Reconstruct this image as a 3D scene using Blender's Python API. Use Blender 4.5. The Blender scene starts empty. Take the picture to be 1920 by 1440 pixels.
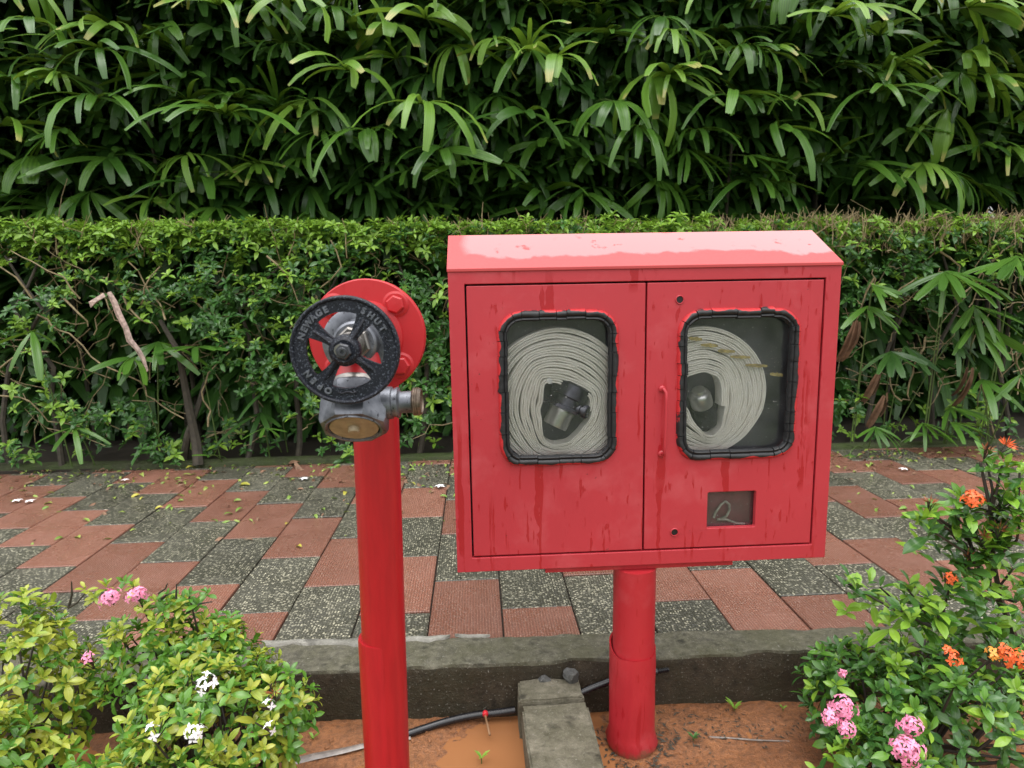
import bpy, bmesh, math, random
import numpy as np
from mathutils import Vector, Matrix, noise
R = math.radians
rng = np.random.default_rng(11)
random.seed(11)
scn = bpy.context.scene
COL = scn.collection

# ------------------------------------------------------------------ camera, world, sun, exposure
CF, CYAW, CPITCH, CROLL = 1220.0, 0.0536, 0.1544, 0.0184      # focal length in px of a 1920 wide frame
def cam_axes():
    cy, sy, cp, sp = math.cos(CYAW), math.sin(CYAW), math.cos(CPITCH), math.sin(CPITCH)
    f = Vector((sy*cp, cy*cp, -sp)); r = Vector((cy, -sy, 0)); d = f.cross(r)
    c, s = math.cos(CROLL), math.sin(CROLL)
    return c*r + s*d, -s*r + c*d, f
AX = cam_axes()
cd = bpy.data.cameras.new('camera'); cam = bpy.data.objects.new('camera', cd); COL.objects.link(cam)
cd.sensor_width = 36; cd.lens = 36*CF/1920; cd.clip_start = .02; cd.clip_end = 2000
cam.matrix_world = Matrix(((AX[0].x, -AX[1].x, -AX[2].x, 0), (AX[0].y, -AX[1].y, -AX[2].y, 0), (AX[0].z, -AX[1].z, -AX[2].z, 0), (0, 0, 0, 1)))
cd.dof.use_dof = True; cd.dof.focus_distance = 1.62; cd.dof.aperture_fstop = 8.0
scn.camera = cam

world = bpy.data.worlds.new('World'); scn.world = world; world.use_nodes = True
nt = world.node_tree; nt.nodes.clear()
wo = nt.nodes.new('ShaderNodeOutputWorld'); bg = nt.nodes.new('ShaderNodeBackground'); sky = nt.nodes.new('ShaderNodeTexSky')
hs = nt.nodes.new('ShaderNodeHueSaturation'); hs.inputs['Saturation'].default_value = .14
SUN_EL, SUN_AZ = R(80), R(190)
sky.sky_type = 'NISHITA'; sky.sun_disc = False; sky.sun_elevation = SUN_EL; sky.sun_rotation = SUN_AZ
sky.dust_density = 4; sky.air_density = 1.4
bg.inputs['Strength'].default_value = .15
nt.links.new(sky.outputs[0], hs.inputs['Color']); nt.links.new(hs.outputs[0], bg.inputs[0]); nt.links.new(bg.outputs[0], wo.inputs[0])
sl = bpy.data.lights.new('sun', 'SUN'); so = bpy.data.objects.new('sun', sl); COL.objects.link(so)
sl.energy = 1.45; sl.angle = R(120); sl.color = (1, .97, .93)
sd = Vector((math.sin(SUN_AZ)*math.cos(SUN_EL), math.cos(SUN_AZ)*math.cos(SUN_EL), math.sin(SUN_EL)))
so.location = sd*20; so.rotation_euler = (-sd).to_track_quat('-Z', 'Y').to_euler()
scn.view_settings.view_transform = 'Standard'; scn.view_settings.look = 'None'
scn.view_settings.exposure = .95; scn.view_settings.gamma = 1; scn.view_settings.use_curve_mapping = False

# ------------------------------------------------------------------ helpers
def ray(u, v): return AX[0]*((u-960)/CF) + AX[1]*((v-720)/CF) + AX[2]
def P(u, v, Y):                       # the point of the upright plane y = Y
    q = ray(u, v); return q*(Y/q.y)
def G(u, v, z):                       # the point of the level plane z
    q = ray(u, v); return q*(z/q.z)

def wloc(o):
    v = Vector((0, 0, 0))
    while o is not None: v = v + o.location; o = o.parent
    return v
def tag(o, label=None, cat=None, group=None, kind=None):
    if label: o['label'] = label
    if cat: o['category'] = cat
    if group: o['group'] = group
    if kind: o['kind'] = kind
    return o
def link(o, parent=None):
    COL.objects.link(o)
    if parent is not None: o.parent = parent
    return o
def thing(name, label, cat, loc, group=None):
    o = bpy.data.objects.new(name, None); o.location = Vector(loc); o.empty_display_size = .05
    return tag(link(o), label, cat, group)

class MB:
    """collects vertices and faces in world coordinates"""
    def __init__(s): s.v = []; s.f = []; s.at = None
    def add(s, vs, fs):
        n = len(s.v); s.v += [tuple(p) for p in vs]; s.f += [tuple(i+n for i in f) for f in fs]; return s
    def box(s, a, b, M=None):
        x0, y0, z0 = a; x1, y1, z1 = b
        vs = [Vector(p) for p in ((x0,y0,z0),(x1,y0,z0),(x1,y1,z0),(x0,y1,z0),(x0,y0,z1),(x1,y0,z1),(x1,y1,z1),(x0,y1,z1))]
        if M: vs = [M @ p for p in vs]
        return s.add(vs, [(0,3,2,1),(4,5,6,7),(0,1,5,4),(1,2,6,5),(2,3,7,6),(3,0,4,7)])
    def tube(s, path, rad, n=8, caps=True):
        path = [Vector(p) for p in path]; k = len(path)
        if not hasattr(rad, '__len__'): rad = [rad]*k
        up = None; vs = []; fs = []
        for i, p in enumerate(path):
            t = (path[min(i+1, k-1)] - path[max(i-1, 0)]).normalized()
            if up is None:
                up = Vector((0, 0, 1)) if abs(t.z) < .9 else Vector((1, 0, 0))
            a = t.cross(up).normalized(); up = a.cross(t).normalized()
            for j in range(n):
                th = 2*math.pi*j/n
                vs.append(p + (a*math.cos(th) + up*math.sin(th))*rad[i])
        for i in range(k-1):
            for j in range(n):
                j2 = (j+1) % n
                fs.append((i*n+j, i*n+j2, (i+1)*n+j2, (i+1)*n+j))
        if caps: fs += [tuple(range(n-1, -1, -1)), tuple((k-1)*n+j for j in range(n))]
        return s.add(vs, fs)
    def lathe(s, prof, org, axis, n=32, phase=0., closed=False):
        """prof: (radius, height along axis)"""
        org = Vector(org); t = Vector(axis).normalized()
        u = Vector((0, 0, 1)) if abs(t.z) < .95 else Vector((1, 0, 0))
        a = t.cross(u).normalized(); b = t.cross(a).normalized()
        vs = []; fs = []; k = len(prof)
        for r, h in prof:
            for j in range(n):
                th = 2*math.pi*j/n + phase
                vs.append(org + t*h + (a*math.cos(th)+b*math.sin(th))*max(r, 1e-5))
        for i in range(k if closed else k-1):
            i2 = (i+1) % k
            for j in range(n):
                j2 = (j+1) % n
                fs.append((i*n+j, i*n+j2, i2*n+j2, i2*n+j))
        if not closed:
            if prof[0][0] > 1e-4: fs.append(tuple(range(n-1, -1, -1)))
            if prof[-1][0] > 1e-4: fs.append(tuple((k-1)*n+j for j in range(n)))
        return s.add(vs, fs)
    def prism(s, poly, x0, x1):        # poly of (y, z), extruded along x
        n = len(poly)
        vs = [(x0, y, z) for y, z in poly] + [(x1, y, z) for y, z in poly]
        fs = [tuple(range(n)), tuple(range(2*n-1, n-1, -1))] + [(i, i+n, (i+1) % n+n, (i+1) % n) for i in range(n)]
        return s.add(vs, fs)
    def build(s, name, mat, parent=None, smooth=False, bevel=0, seg=2, fix=True, auto=40, loc=None):
        me = bpy.data.meshes.new(name)
        off = wloc(parent) if parent is not None else Vector(loc or (0, 0, 0))
        me.from_pydata([(x-off.x, y-off.y, z-off.z) for x, y, z in s.v], [], s.f)
        if fix:
            bm = bmesh.new(); bm.from_mesh(me); bmesh.ops.recalc_face_normals(bm, faces=bm.faces); bm.to_mesh(me); bm.free()
        if smooth:
            me.polygons.foreach_set('use_smooth', [True]*len(me.polygons))
            if auto and auto < 180: me.set_sharp_from_angle(angle=R(auto))
        me.materials.append(mat)
        o = bpy.data.objects.new(name, me)
        if parent is None: o.location = off
        link(o, parent)
        if bevel:
            m = o.modifiers.new('bevel', 'BEVEL'); m.width = bevel; m.segments = seg; m.limit_method = 'ANGLE'; m.angle_limit = R(35)
        return o

def plate(outer, holes, y0, y1):
    """flat plate in the xz plane with holes, between y0 (front) and y1"""
    bm = bmesh.new(); loops = []
    es = []
    for lp in [outer]+holes:
        vs = [bm.verts.new((x, y0, z)) for x, z in lp]
        es += [bm.edges.new((vs[i], vs[(i+1) % len(vs)])) for i in range(len(vs))]
        loops.append(len(vs))
    bmesh.ops.triangle_fill(bm, edges=es, use_beauty=True, use_dissolve=False)
    bmesh.ops.recalc_face_normals(bm, faces=bm.faces)
    r = bmesh.ops.extrude_face_region(bm, geom=bm.faces[:])
    for g in r['geom']:
        if isinstance(g, bmesh.types.BMVert): g.co.y = y1
    bmesh.ops.recalc_face_normals(bm, faces=bm.faces)
    bm.verts.index_update()
    mb = MB(); mb.add([v.co.copy() for v in bm.verts], [tuple(v.index for v in f.verts) for f in bm.faces]); bm.free()
    return mb
def rrect(x0, x1, z0, z1, r, n=7):
    pts = []
    for cx, cz, a0 in ((x1-r, z1-r, 0), (x0+r, z1-r, 90), (x0+r, z0+r, 180), (x1-r, z0+r, 270)):
        for i in range(n+1):
            a = R(a0+90*i/n); pts.append((cx+r*math.cos(a), cz+r*math.sin(a)))
    return pts
def circ(cx, cz, r, n=24): return [(cx+r*math.cos(2*math.pi*i/n), cz+r*math.sin(2*math.pi*i/n)) for i in range(n)]
def nz(x, y, z, s=1.): return noise.noise(Vector((x*s, y*s, z*s)))

# ------------------------------------------------------------------ materials
class NT:
    def __init__(s, name):
        s.m = bpy.data.materials.new(name); s.m.use_nodes = True; s.t = s.m.node_tree; s.b = s.t.nodes['Principled BSDF']
        s.out = s.t.nodes['Material Output']
    def n(s, typ, **kw):
        nd = s.t.nodes.new(typ)
        for k, v in kw.items():
            if k.startswith('_'): nd.inputs[k[1:].replace('_', ' ')].default_value = v
            else: setattr(nd, k, v)
        return nd
    def l(s, a, b): s.t.links.new(a, b)
    def coords(s, scale=(1, 1, 1), kind='Object', rnd=False):
        tc = s.n('ShaderNodeTexCoord'); mp = s.n('ShaderNodeMapping'); mp.inputs['Scale'].default_value = scale
        src = tc.outputs[kind]
        if rnd:
            oi = s.n('ShaderNodeObjectInfo'); ad = s.n('ShaderNodeVectorMath', operation='ADD'); mu = s.n('ShaderNodeMath', operation='MULTIPLY')
            mu.inputs[1].default_value = 37.; s.l(oi.outputs['Random'], mu.inputs[0]); s.l(src, ad.inputs[0]); s.l(mu.outputs[0], ad.inputs[1]); src = ad.outputs[0]
        s.l(src, mp.inputs[0]); return mp.outputs[0]
    def noise(s, vec, scale, detail=3, rough=.55, dist=0):
        nd = s.n('ShaderNodeTexNoise'); nd.inputs['Scale'].default_value = scale; nd.inputs['Detail'].default_value = detail
        nd.inputs['Roughness'].default_value = rough; nd.inputs['Distortion'].default_value = dist
        if vec is not None: s.l(vec, nd.inputs['Vector'])
        return nd.outputs['Fac']
    def ramp(s, fac, stops):
        nd = s.n('ShaderNodeValToRGB'); e = nd.color_ramp.elements
        while len(e) < len(stops): e.new(.5)
        for el, (p, c) in zip(e, stops):
            el.position = p; el.color = (c, c, c, 1) if not hasattr(c, '__len__') else (*c, 1)
        s.l(fac, nd.inputs[0]); return nd.outputs['Color']
    def mix(s, fac, a, b, blend='MIX'):
        nd = s.n('ShaderNodeMix', data_type='RGBA', blend_type=blend)
        for ii, val in ((0, fac), (6, a), (7, b)):
            sock = nd.inputs[ii]
            if hasattr(val, 'is_linked'): s.l(val, sock)
            elif ii == 0: sock.default_value = val
            else: sock.default_value = (val, val, val, 1) if not hasattr(val, '__len__') else (*val, 1)[:4]
        return nd.outputs[2]
    def math(s, op, a, b=0., clamp=False):
        nd = s.n('ShaderNodeMath', operation=op); nd.use_clamp = clamp
        for sock, val in ((nd.inputs[0], a), (nd.inputs[1], b)):
            if hasattr(val, 'is_linked'): s.l(val, sock)
            else: sock.default_value = val
        return nd.outputs[0]
    def set(s, **kw):
        for k, v in kw.items():
            sock = s.b.inputs[k.replace('_', ' ')]
            if hasattr(v, 'is_linked'): s.l(v, sock)
            else: sock.default_value = (*v, 1) if hasattr(v, '__len__') and len(v) == 3 else v
        return s
    def bump(s, h, strength=.3, dist=.002):
        nd = s.n('ShaderNodeBump'); nd.inputs['Strength'].default_value = strength; nd.inputs['Distance'].default_value = dist
        s.l(h, nd.inputs['Height']); s.l(nd.outputs[0], s.b.inputs['Normal']); return s
    def attr(s, name):
        nd = s.n('ShaderNodeAttribute'); nd.attribute_name = name; return nd

def leaf_mat(name, c_dark, c_light, c_tip=None, tip=(.8, 1.), rough=.32, trans=.35, spread=1., stripe=False, midrib=None):
    k = NT(name)
    at = k.attr('tint').outputs['Fac']; oi = k.n('ShaderNodeObjectInfo').outputs['Random']
    t = k.math('FRACT', k.math('ADD', at, oi))
    nzv = k.noise(k.coords(), 14, 2)
    t2 = k.math('ADD', k.math('MULTIPLY', t, .75*spread), k.math('MULTIPLY', nzv, .25))
    col = k.mix(t2, c_dark, c_light)
    al = k.attr('along').outputs['Fac']
    if midrib:
        ac = k.attr('across').outputs['Fac']
        col = k.mix(k.ramp(ac, [(0, .7), (.12, 0.)]), col, midrib)
    if c_tip:
        jit = k.math('ADD', al, k.math('MULTIPLY', k.math('SUBTRACT', k.math('FRACT', k.math('MULTIPLY', t, 7.3)), .62), .35))
        col = k.mix(k.ramp(jit, [(tip[0], 0.), (tip[1], 1.)]), col, c_tip)
    if stripe:
        ac = k.attr('across').outputs['Fac']
        st = k.math('SINE', k.math('MULTIPLY', ac, 15.))
        col = k.mix(k.math('MULTIPLY', k.math('ADD', st, 1.), .30), col, c_dark)
    k.set(Base_Color=col, Roughness=rough, IOR=1.45)
    k.b.inputs['Specular IOR Level'].default_value = .46
    tr = k.n('ShaderNodeBsdfTranslucent'); mx = k.n('ShaderNodeMixShader'); mx.inputs[0].default_value = trans*.5
    k.l(k.mix(.35, col, (.35, .5, .03)), tr.inputs[0])
    k.l(k.b.outputs[0], mx.inputs[1]); k.l(tr.outputs[0], mx.inputs[2]); k.l(mx.outputs[0], k.out.inputs[0])
    return k.m

def simple(name, col, rough=.5, metal=0., var=.25, scale=30., bump=.0, bscale=120., coat=0.):
    k = NT(name); v = k.coords()
    n1 = k.noise(v, scale, 4)
    c = k.mix(k.ramp(n1, [(.3, 0.), (.7, 1.)]), tuple(x*(1-var) for x in col), tuple(min(1, x*(1+var)) for x in col))
    r = k.math('ADD', rough-.1, k.math('MULTIPLY', n1, .2))
    k.set(Base_Color=c, Roughness=r, Metallic=metal, Coat_Weight=coat)
    if bump: k.bump(k.noise(v, bscale, 3), bump, .002)
    return k.m

def red_paint(name, dry, wet, rough_dry=.5, streak=True, amount=.5, roof=False, mud=False):
    k = NT(name); v = k.coords()
    big = k.noise(v, 4, 4, .6)
    fine = k.noise(k.coords((1, 1, .35)), 160, 3)
    col = k.mix(k.ramp(big, [(.3, 0.), (.7, 1.)]), dry, tuple(x*.9 for x in dry))
    rough = k.math('ADD', rough_dry-.08, k.math('MULTIPLY', fine, .16))
    if roof:
        # a sheet of rain water left standing on the upper part of the sloping top; its edge is ragged
        tc = k.n('ShaderNodeTexCoord'); sp = k.n('ShaderNodeSeparateXYZ'); k.l(tc.outputs['Object'], sp.inputs[0])
        edge = k.math('MULTIPLY', k.math('SUBTRACT', k.noise(k.coords((1, .6, .6)), 9, 6, .6), .5), .11)
        ex = k.math('ADD', sp.outputs['Y'], edge)
        w = k.ramp(k.math('MULTIPLY', ex, 10.), [(.50, 0.), (.60, 1.)])
        side = k.ramp(k.math('ADD', sp.outputs['X'], k.math('MULTIPLY', edge, .5)), [(.035, 0.), (.06, 1.)])
        w = k.math('MULTIPLY', w, side)
        dots = k.ramp(k.noise(v, 26, 4, .6), [(.62, 1.), (.68, 0.)])
        w = k.math('MULTIPLY', w, dots)
        col = k.mix(w, col, wet)
        rough = k.mix(w, rough, .04)
        k.set(Base_Color=col, Roughness=rough, Coat_Weight=w, Coat_Roughness=.03, Coat_IOR=1.5)
        k.bump(fine, .05, .001)
        return k.m
    if streak:
        warp = k.noise(v, 18, 2)
        vec = k.coords((1, 1, .055))
        ad = k.n('ShaderNodeVectorMath', operation='ADD'); sc = k.n('ShaderNodeVectorMath', operation='SCALE')
        k.l(warp, sc.inputs[0]); sc.inputs['Scale'].default_value = .012; k.l(vec, ad.inputs[0]); k.l(sc.outputs[0], ad.inputs[1])
        long = k.ramp(k.noise(ad.outputs[0], 48, 2, .4), [(.625, 0.), (.645, 1.)])
        gate = k.ramp(k.noise(k.coords((1, 1, .5)), 6.5, 2), [(.47, 0.), (.54, 1.)])
        long = k.math('MULTIPLY', long, gate)
        short = k.ramp(k.noise(k.coords((1, 1, .22)), 80, 2, .4), [(.655, 0.), (.685, 1.)])
        gate2 = k.ramp(k.noise(v, 14, 2), [(.45, 0.), (.55, 1.)])
        w = k.math('MAXIMUM', k.math('MULTIPLY', long, amount*1.4, True), k.math('MULTIPLY', k.math('MULTIPLY', short, gate2), amount*1.3, True))
        fade = k.ramp(k.noise(v, 7, 5, .65), [(.52, 0.), (.72, .30)]); col = k.mix(fade, col, tuple(min(1, x+.09) for x in dry))
        col = k.mix(w, col, wet); rough = k.mix(w, rough, .16)
        chip = k.ramp(k.noise(v, 130, 2, .5), [(.735, 0.), (.75, .8)]); cg = k.ramp(k.noise(v, 9, 2), [(.55, 0.), (.62, 1.)]); col = k.mix(k.math('MULTIPLY', chip, cg), col, (.10, .02, .016))
        h = k.math('ADD', k.math('MULTIPLY', fine, .35), w)
    else:
        brush = k.noise(k.coords((1, 1, .12)), 70, 3)
        col = k.mix(k.ramp(brush, [(.40, 0.), (.62, .55)]), col, wet)
        rough = k.math('ADD', rough_dry-.12, k.math('MULTIPLY', brush, .25))
        h = k.math('ADD', fine, brush)
    if mud:      # mud splashed up from the ground
        tc = k.n('ShaderNodeTexCoord'); sp = k.n('ShaderNodeSeparateXYZ'); k.l(tc.outputs['Object'], sp.inputs[0])
        e = k.math('SUBTRACT', k.math('MULTIPLY', k.noise(v, 30, 5, .7), .085), sp.outputs['Z'])
        ms = k.ramp(k.math('MULTIPLY', k.math('ADD', e, .0), 20.), [(.35, 0.), (.75, .85)])
        col = k.mix(ms, col, (.15, .065, .03)); rough = k.mix(ms, rough, .7)
    k.set(Base_Color=col, Roughness=rough)
    k.bump(h, .30, .0014)
    return k.m

M = {}
M['door'] = red_paint('red_door_paint', (.44, .030, .042), (.31, .007, .011), .46)
M['roof'] = red_paint('red_roof_paint', (.46, .050, .052), (.46, .045, .050), .5, roof=True)
M['pipe'] = red_paint('red_pipe_paint', (.40, .008, .014), (.29, .004, .008), .36, streak=False)
M['post'] = red_paint('red_post_paint', (.41, .018, .026), (.30, .006, .010), .46, amount=.35)
M['sleeve'] = red_paint('red_sleeve_paint', (.41, .018, .026), (.30, .006, .010), .46, amount=.35, mud=True)
M['flange'] = red_paint('red_flange_paint', (.45, .013, .018), (.34, .005, .008), .42, amount=.3)

def m_iron():
    k = NT('black_cast_iron'); v = k.coords()
    s1 = k.ramp(k.noise(v, 420, 2), [(.58, 0.), (.66, 1.)])
    b = k.noise(v, 60, 3)
    c = k.mix(b, (.0035, .004, .007), (.011, .013, .022)); c = k.mix(k.math('MULTIPLY', s1, .6), c, (.12, .135, .17))
    k.set(Base_Color=c, Roughness=k.math('ADD', .30, k.math('MULTIPLY', b, .3)), Coat_Weight=0.); k.b.inputs['Specular IOR Level'].default_value = .3; k.bump(k.noise(v, 260, 3), .35, .0012); return k.m
M['iron'] = m_iron()
M['ironglint'] = None
def m_gun():
    k = NT('worn_gunmetal'); v = k.coords()
    b = k.noise(v, 34, 4); sp = k.ramp(k.noise(k.coords((1, 1, .5)), 190, 3), [(.62, 0.), (.70, 1.)])
    c = k.mix(k.ramp(b, [(.35, 0.), (.7, 1.)]), (.085, .09, .105), (.24, .25, .28)); c = k.mix(sp, c, (.03, .03, .035))
    k.set(Base_Color=c, Roughness=k.math('ADD', .30, k.math('MULTIPLY', b, .25)), Metallic=.7); k.bump(b, .15, .001); return k.m
M['gun'] = m_gun()
M['steel'] = simple('tarnished_steel', (.24, .225, .21), .34, .9, .3, 80)
M['brass'] = simple('dull_brass_cap', (.36, .28, .18), .5, .15, .25, 60, .2)
M['keybox'] = simple('dull_dark_red_box', (.16, .035, .045), .5, 0, .3, 30)
M['darkplug'] = simple('dark_worn_brass', (.16, .12, .09), .35, .6, .5, 90, .3)
M['rubber'] = None
def m_rubber():
    k = NT('cracked_black_rubber'); v = k.coords()
    n1 = k.noise(v, 90, 4); ed = k.attr('edge').outputs['Fac']
    c = k.mix(n1, (.004, .004, .0045), (.022, .023, .026))
    pm = k.math('ADD', ed, k.math('MULTIPLY', k.math('SUBTRACT', k.noise(v, 16, 3), .5), 1.9))
    pm = k.ramp(pm, [(.80, 0.), (.86, 1.)])
    c = k.mix(pm, c, (.47, .02, .025))
    k.set(Base_Color=c, Roughness=k.math('ADD', .38, k.math('MULTIPLY', n1, .25))); k.bump(n1, .4, .0015); return k.m
M['rubber'] = m_rubber()
def m_glass():
    k = NT('dusty_window_glass'); v = k.coords()
    tr = k.n('ShaderNodeBsdfTransparent'); tr.inputs[0].default_value = (1, 1, 1, 1)
    gl = k.n('ShaderNodeBsdfGlossy'); gl.inputs['Roughness'].default_value = .03
    fr = k.n('ShaderNodeFresnel'); fr.inputs['IOR'].default_value = 1.5
    mx = k.n('ShaderNodeMixShader'); k.l(fr.outputs[0], mx.inputs[0]); k.l(tr.outputs[0], mx.inputs[1]); k.l(gl.outputs[0], mx.inputs[2])
    df = k.n('ShaderNodeBsdfDiffuse'); df.inputs[0].default_value = (.55, .55, .56, 1)
    sp = k.ramp(k.noise(v, 210, 2, .4), [(.735, 0.), (.76, .8)])
    hz = k.ramp(k.noise(v, 9, 4), [(.35, .0), (.8, .045)])
    m2 = k.n('ShaderNodeMixShader'); k.l(k.math('MAXIMUM', sp, hz), m2.inputs[0]); k.l(mx.outputs[0], m2.inputs[1]); k.l(df.outputs[0], m2.inputs[2])
    k.l(m2.outputs[0], k.out.inputs[0]); return k.m
M['glass'] = m_glass()
M['liner'] = simple('dark_grey_lining', (.14, .143, .16), .5, 0, .2, 10)
M['black'] = simple('black_hole_shade', (.006, .006, .006), .5)
def m_hose():
    k = NT('canvas_fire_hose'); v = k.coords()
    b = k.noise(v, 22, 4); w = k.noise(k.coords((1, .4, 1)), 420, 2)
    c = k.mix(k.ramp(b, [(.3, 0.), (.75, 1.)]), (.85, .82, .75), (.94, .92, .87)); c = k.mix(k.math('MULTIPLY', w, .22), c, (.56, .52, .45))
    k.set(Base_Color=c, Roughness=.85); k.bump(w, .4, .0015); return k.m
M['hose'] = m_hose()
M['nozzle'] = simple('dark_grey_coupling', (.05, .052, .06), .32, .4, .3, 40)
M['alu'] = simple('brushed_aluminium', (.55, .55, .54), .34, .8, .10, 40)
M['white'] = simple('white_pin', (.75, .75, .75), .4)
M['yellow'] = simple('dull_yellow_dab', (.42, .33, .12), .7, 0, .4, 90)
M['wire'] = simple('old_wire', (.34, .32, .27), .5, .3, .4, 80)

def m_tile(name, base, dark, speck, grey):
    k = NT(name); v = k.coords(rnd=True)
    vo = k.n('ShaderNodeTexVoronoi'); vo.inputs['Scale'].default_value = 98 if grey else 150; k.l(v, vo.inputs['Vector'])
    sepc = k.n('ShaderNodeSeparateColor'); k.l(vo.outputs['Color'], sepc.inputs[0])
    big = k.noise(v, 7, 4); oi = k.n('ShaderNodeObjectInfo').outputs['Random']
    c = k.mix(big, base, dark)
    near = k.ramp(vo.outputs['Distance'], [(.25, 1.), (.55, 0.)]) if grey else k.ramp(vo.outputs['Distance'], [(.2, 1.), (.5, 0.)])
    sel = k.ramp(sepc.outputs['Red'], [(.25, 0.), (.85, 1.)] if grey else [(.45, 0.), (1., .8)])
    c = k.mix(k.math('MULTIPLY', near, sel), c, speck)
    # narrow ribs along the tile
    sx = k.n('ShaderNodeSeparateXYZ'); tc = k.n('ShaderNodeTexCoord'); k.l(tc.outputs['Object'], sx.inputs[0])
    rib = k.math('SINE', k.math('ADD', k.math('MULTIPLY', sx.outputs['X'], 2*math.pi/.0105), k.math('MULTIPLY', k.noise(v, 40, 2), 2.2)))
    rb = k.math('MULTIPLY', k.math('ADD', rib, 1.), .5)
    c = k.mix(k.math('MULTIPLY', k.math('SUBTRACT', 1., rb), .45), c, tuple(x*.45 for x in dark))
    ti = k.math('ADD', .82, k.math('MULTIPLY', oi, .36))
    mu = k.n('ShaderNodeVectorMath', operation='SCALE'); k.l(c, mu.inputs[0]); k.l(ti, mu.inputs['Scale'])
    wetm = k.ramp(k.noise(k.coords(kind='Object', rnd=True), 5, 3), [(.35, 0.), (.65, 1.)])
    k.set(Base_Color=mu.outputs[0], Roughness=k.mix(wetm, .45, .14))
    k.bump(k.math('ADD', k.math('MULTIPLY', rb, .7), near), .6, .0025)
    return k.m
M['tile_red'] = m_tile('red_ribbed_paving', (.285, .130, .092), (.175, .076, .052), (.46, .31, .24), False)
M['tile_grey'] = m_tile('grey_pebble_paving', (.095, .092, .070), (.052, .051, .041), (.46, .435, .32), True)
def m_conc(name, a, b, moss, mossamt, wet=.5, dscale=1.):
    k = NT(name); v = k.coords()
    n1 = k.noise(v, 6*dscale, 6, .65); n2 = k.noise(v, 26*dscale, 5, .7); n3 = k.noise(v, 150, 3)
    c = k.mix(k.ramp(n2, [(.3, 0.), (.7, 1.)]), a, b)
    c = k.mix(k.ramp(n1, [(.5-mossamt*.2, 0.), (.62, mossamt)]), c, moss)
    c = k.mix(k.ramp(n3, [(.62, 0.), (.75, .5)]), c, (.34, .33, .29))
    c = k.mix(k.ramp(k.noise(v, 11*dscale, 4), [(.60, 0.), (.72, .8)]), c, tuple(x*.25 for x in a))
    k.b.inputs['Specular IOR Level'].default_value = .3
    k.set(Base_Color=c, Roughness=k.mix(n1, .9, wet)); k.bump(k.math('ADD', n2, k.math('MULTIPLY', n3, .4)), .9, .008); return k.m
M['kerb'] = m_conc('mossy_wet_concrete', (.034, .032, .024), (.155, .145, .108), (.070, .068, .034), .6, .6, 1.3)
M['kerb_face'] = m_conc('mud_stained_concrete', (.026, .020, .013), (.062, .047, .030), (.030, .028, .014), .6)
M['block'] = m_conc('grey_concrete_block', (.085, .076, .054), (.22, .20, .15), (.06, .056, .03), .6, .6, 1.5)
M['cement'] = m_conc('pale_cement', (.20, .19, .165), (.32, .31, .275), (.1, .1, .08), .5)
M['mossedge'] = m_conc('mossy_edging', (.035, .034, .022), (.06, .06, .035), (.05, .075, .02), .9)
M['rock'] = m_conc('dark_rock', (.05, .05, .05), (.11, .11, .105), (.08, .08, .06), .3)
def m_mud():
    k = NT('orange_mud'); v = k.coords()
    n1 = k.noise(v, 5, 5, .6); n2 = k.noise(v, 60, 5, .7); n3 = k.noise(v, 260, 3)
    c = k.mix(k.ramp(n1, [(.3, 0.), (.7, 1.)]), (.33, .135, .050), (.21, .082, .032)); c = k.mix(k.ramp(n2, [(.42, 0.), (.70, .85)]), c, (.085, .036, .016))
    c = k.mix(k.ramp(n3, [(.62, 0.), (.72, .6)]), c, (.42, .22, .12))
    k.set(Base_Color=c, Roughness=k.mix(n1, .6, .25)); k.bump(k.math('ADD', n2, k.math('MULTIPLY', n3, .5)), .9, .009); return k.m
M['mud'] = m_mud()
def m_water():
    k = NT('muddy_water'); v = k.coords()
    n1 = k.noise(v, 4, 4)
    k.set(Base_Color=k.mix(n1, (.25, .105, .042), (.31, .135, .056)), Roughness=.05, IOR=1.33); k.bump(k.noise(v, 14, 2), .04, .004); return k.m
M['water'] = m_water()
M['soil'] = simple('dark_leafy_soil', (.022, .016, .010), .8, 0, .5, 20, .6, 60)
M['lawn'] = simple('rough_grass_ground', (.05, .075, .025), .8, 0, .4, 3, .4, 40)
M['bark'] = simple('mossy_twig_bark', (.21, .165, .085), .75, 0, .4, 40, .6, 120)
M['trunk'] = simple('dark_trunk_bark', (.045, .038, .026), .8, 0, .4, 30, .8, 90)
M['drytwig'] = simple('dry_twig', (.26, .20, .105), .75, 0, .35, 30)
M['cane'] = simple('palm_cane', (.035, .03, .018), .8, 0, .4, 30, .6, 80)
M['petiole'] = simple('green_petiole', (.075, .12, .03), .45, 0, .3, 12)
M['darktwig'] = simple('wet_dark_twig', (.035, .026, .02), .5, 0, .3, 60)
M['hosepipe'] = simple('wet_black_hosepipe', (.012, .012, .014), .25, 0, .3, 50)
M['hosegrey'] = simple('grey_film_tubing', (.20, .17, .15), .25, 0, .35, 30)
M['redplastic'] = simple('red_plastic', (.55, .02, .03), .35)
M['ironglint'] = simple('worn_glint_letters', (.115, .122, .145), .3, .4, .5, 200)  # worn letters painted paler to carry their wet glints
M['tan'] = simple('tan_tubing', (.22, .12, .06), .4)
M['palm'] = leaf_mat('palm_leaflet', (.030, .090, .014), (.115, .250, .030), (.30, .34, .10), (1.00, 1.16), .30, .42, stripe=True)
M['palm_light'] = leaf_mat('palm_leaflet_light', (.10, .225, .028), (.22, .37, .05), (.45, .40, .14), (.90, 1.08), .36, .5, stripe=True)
M['palm_shade'] = leaf_mat('palm_leaflet_shade', (.018, .056, .012), (.055, .140, .022), None, rough=.36, trans=.3, stripe=True)  # shade among the palms put into a darker copy of the leaf colour
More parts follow.
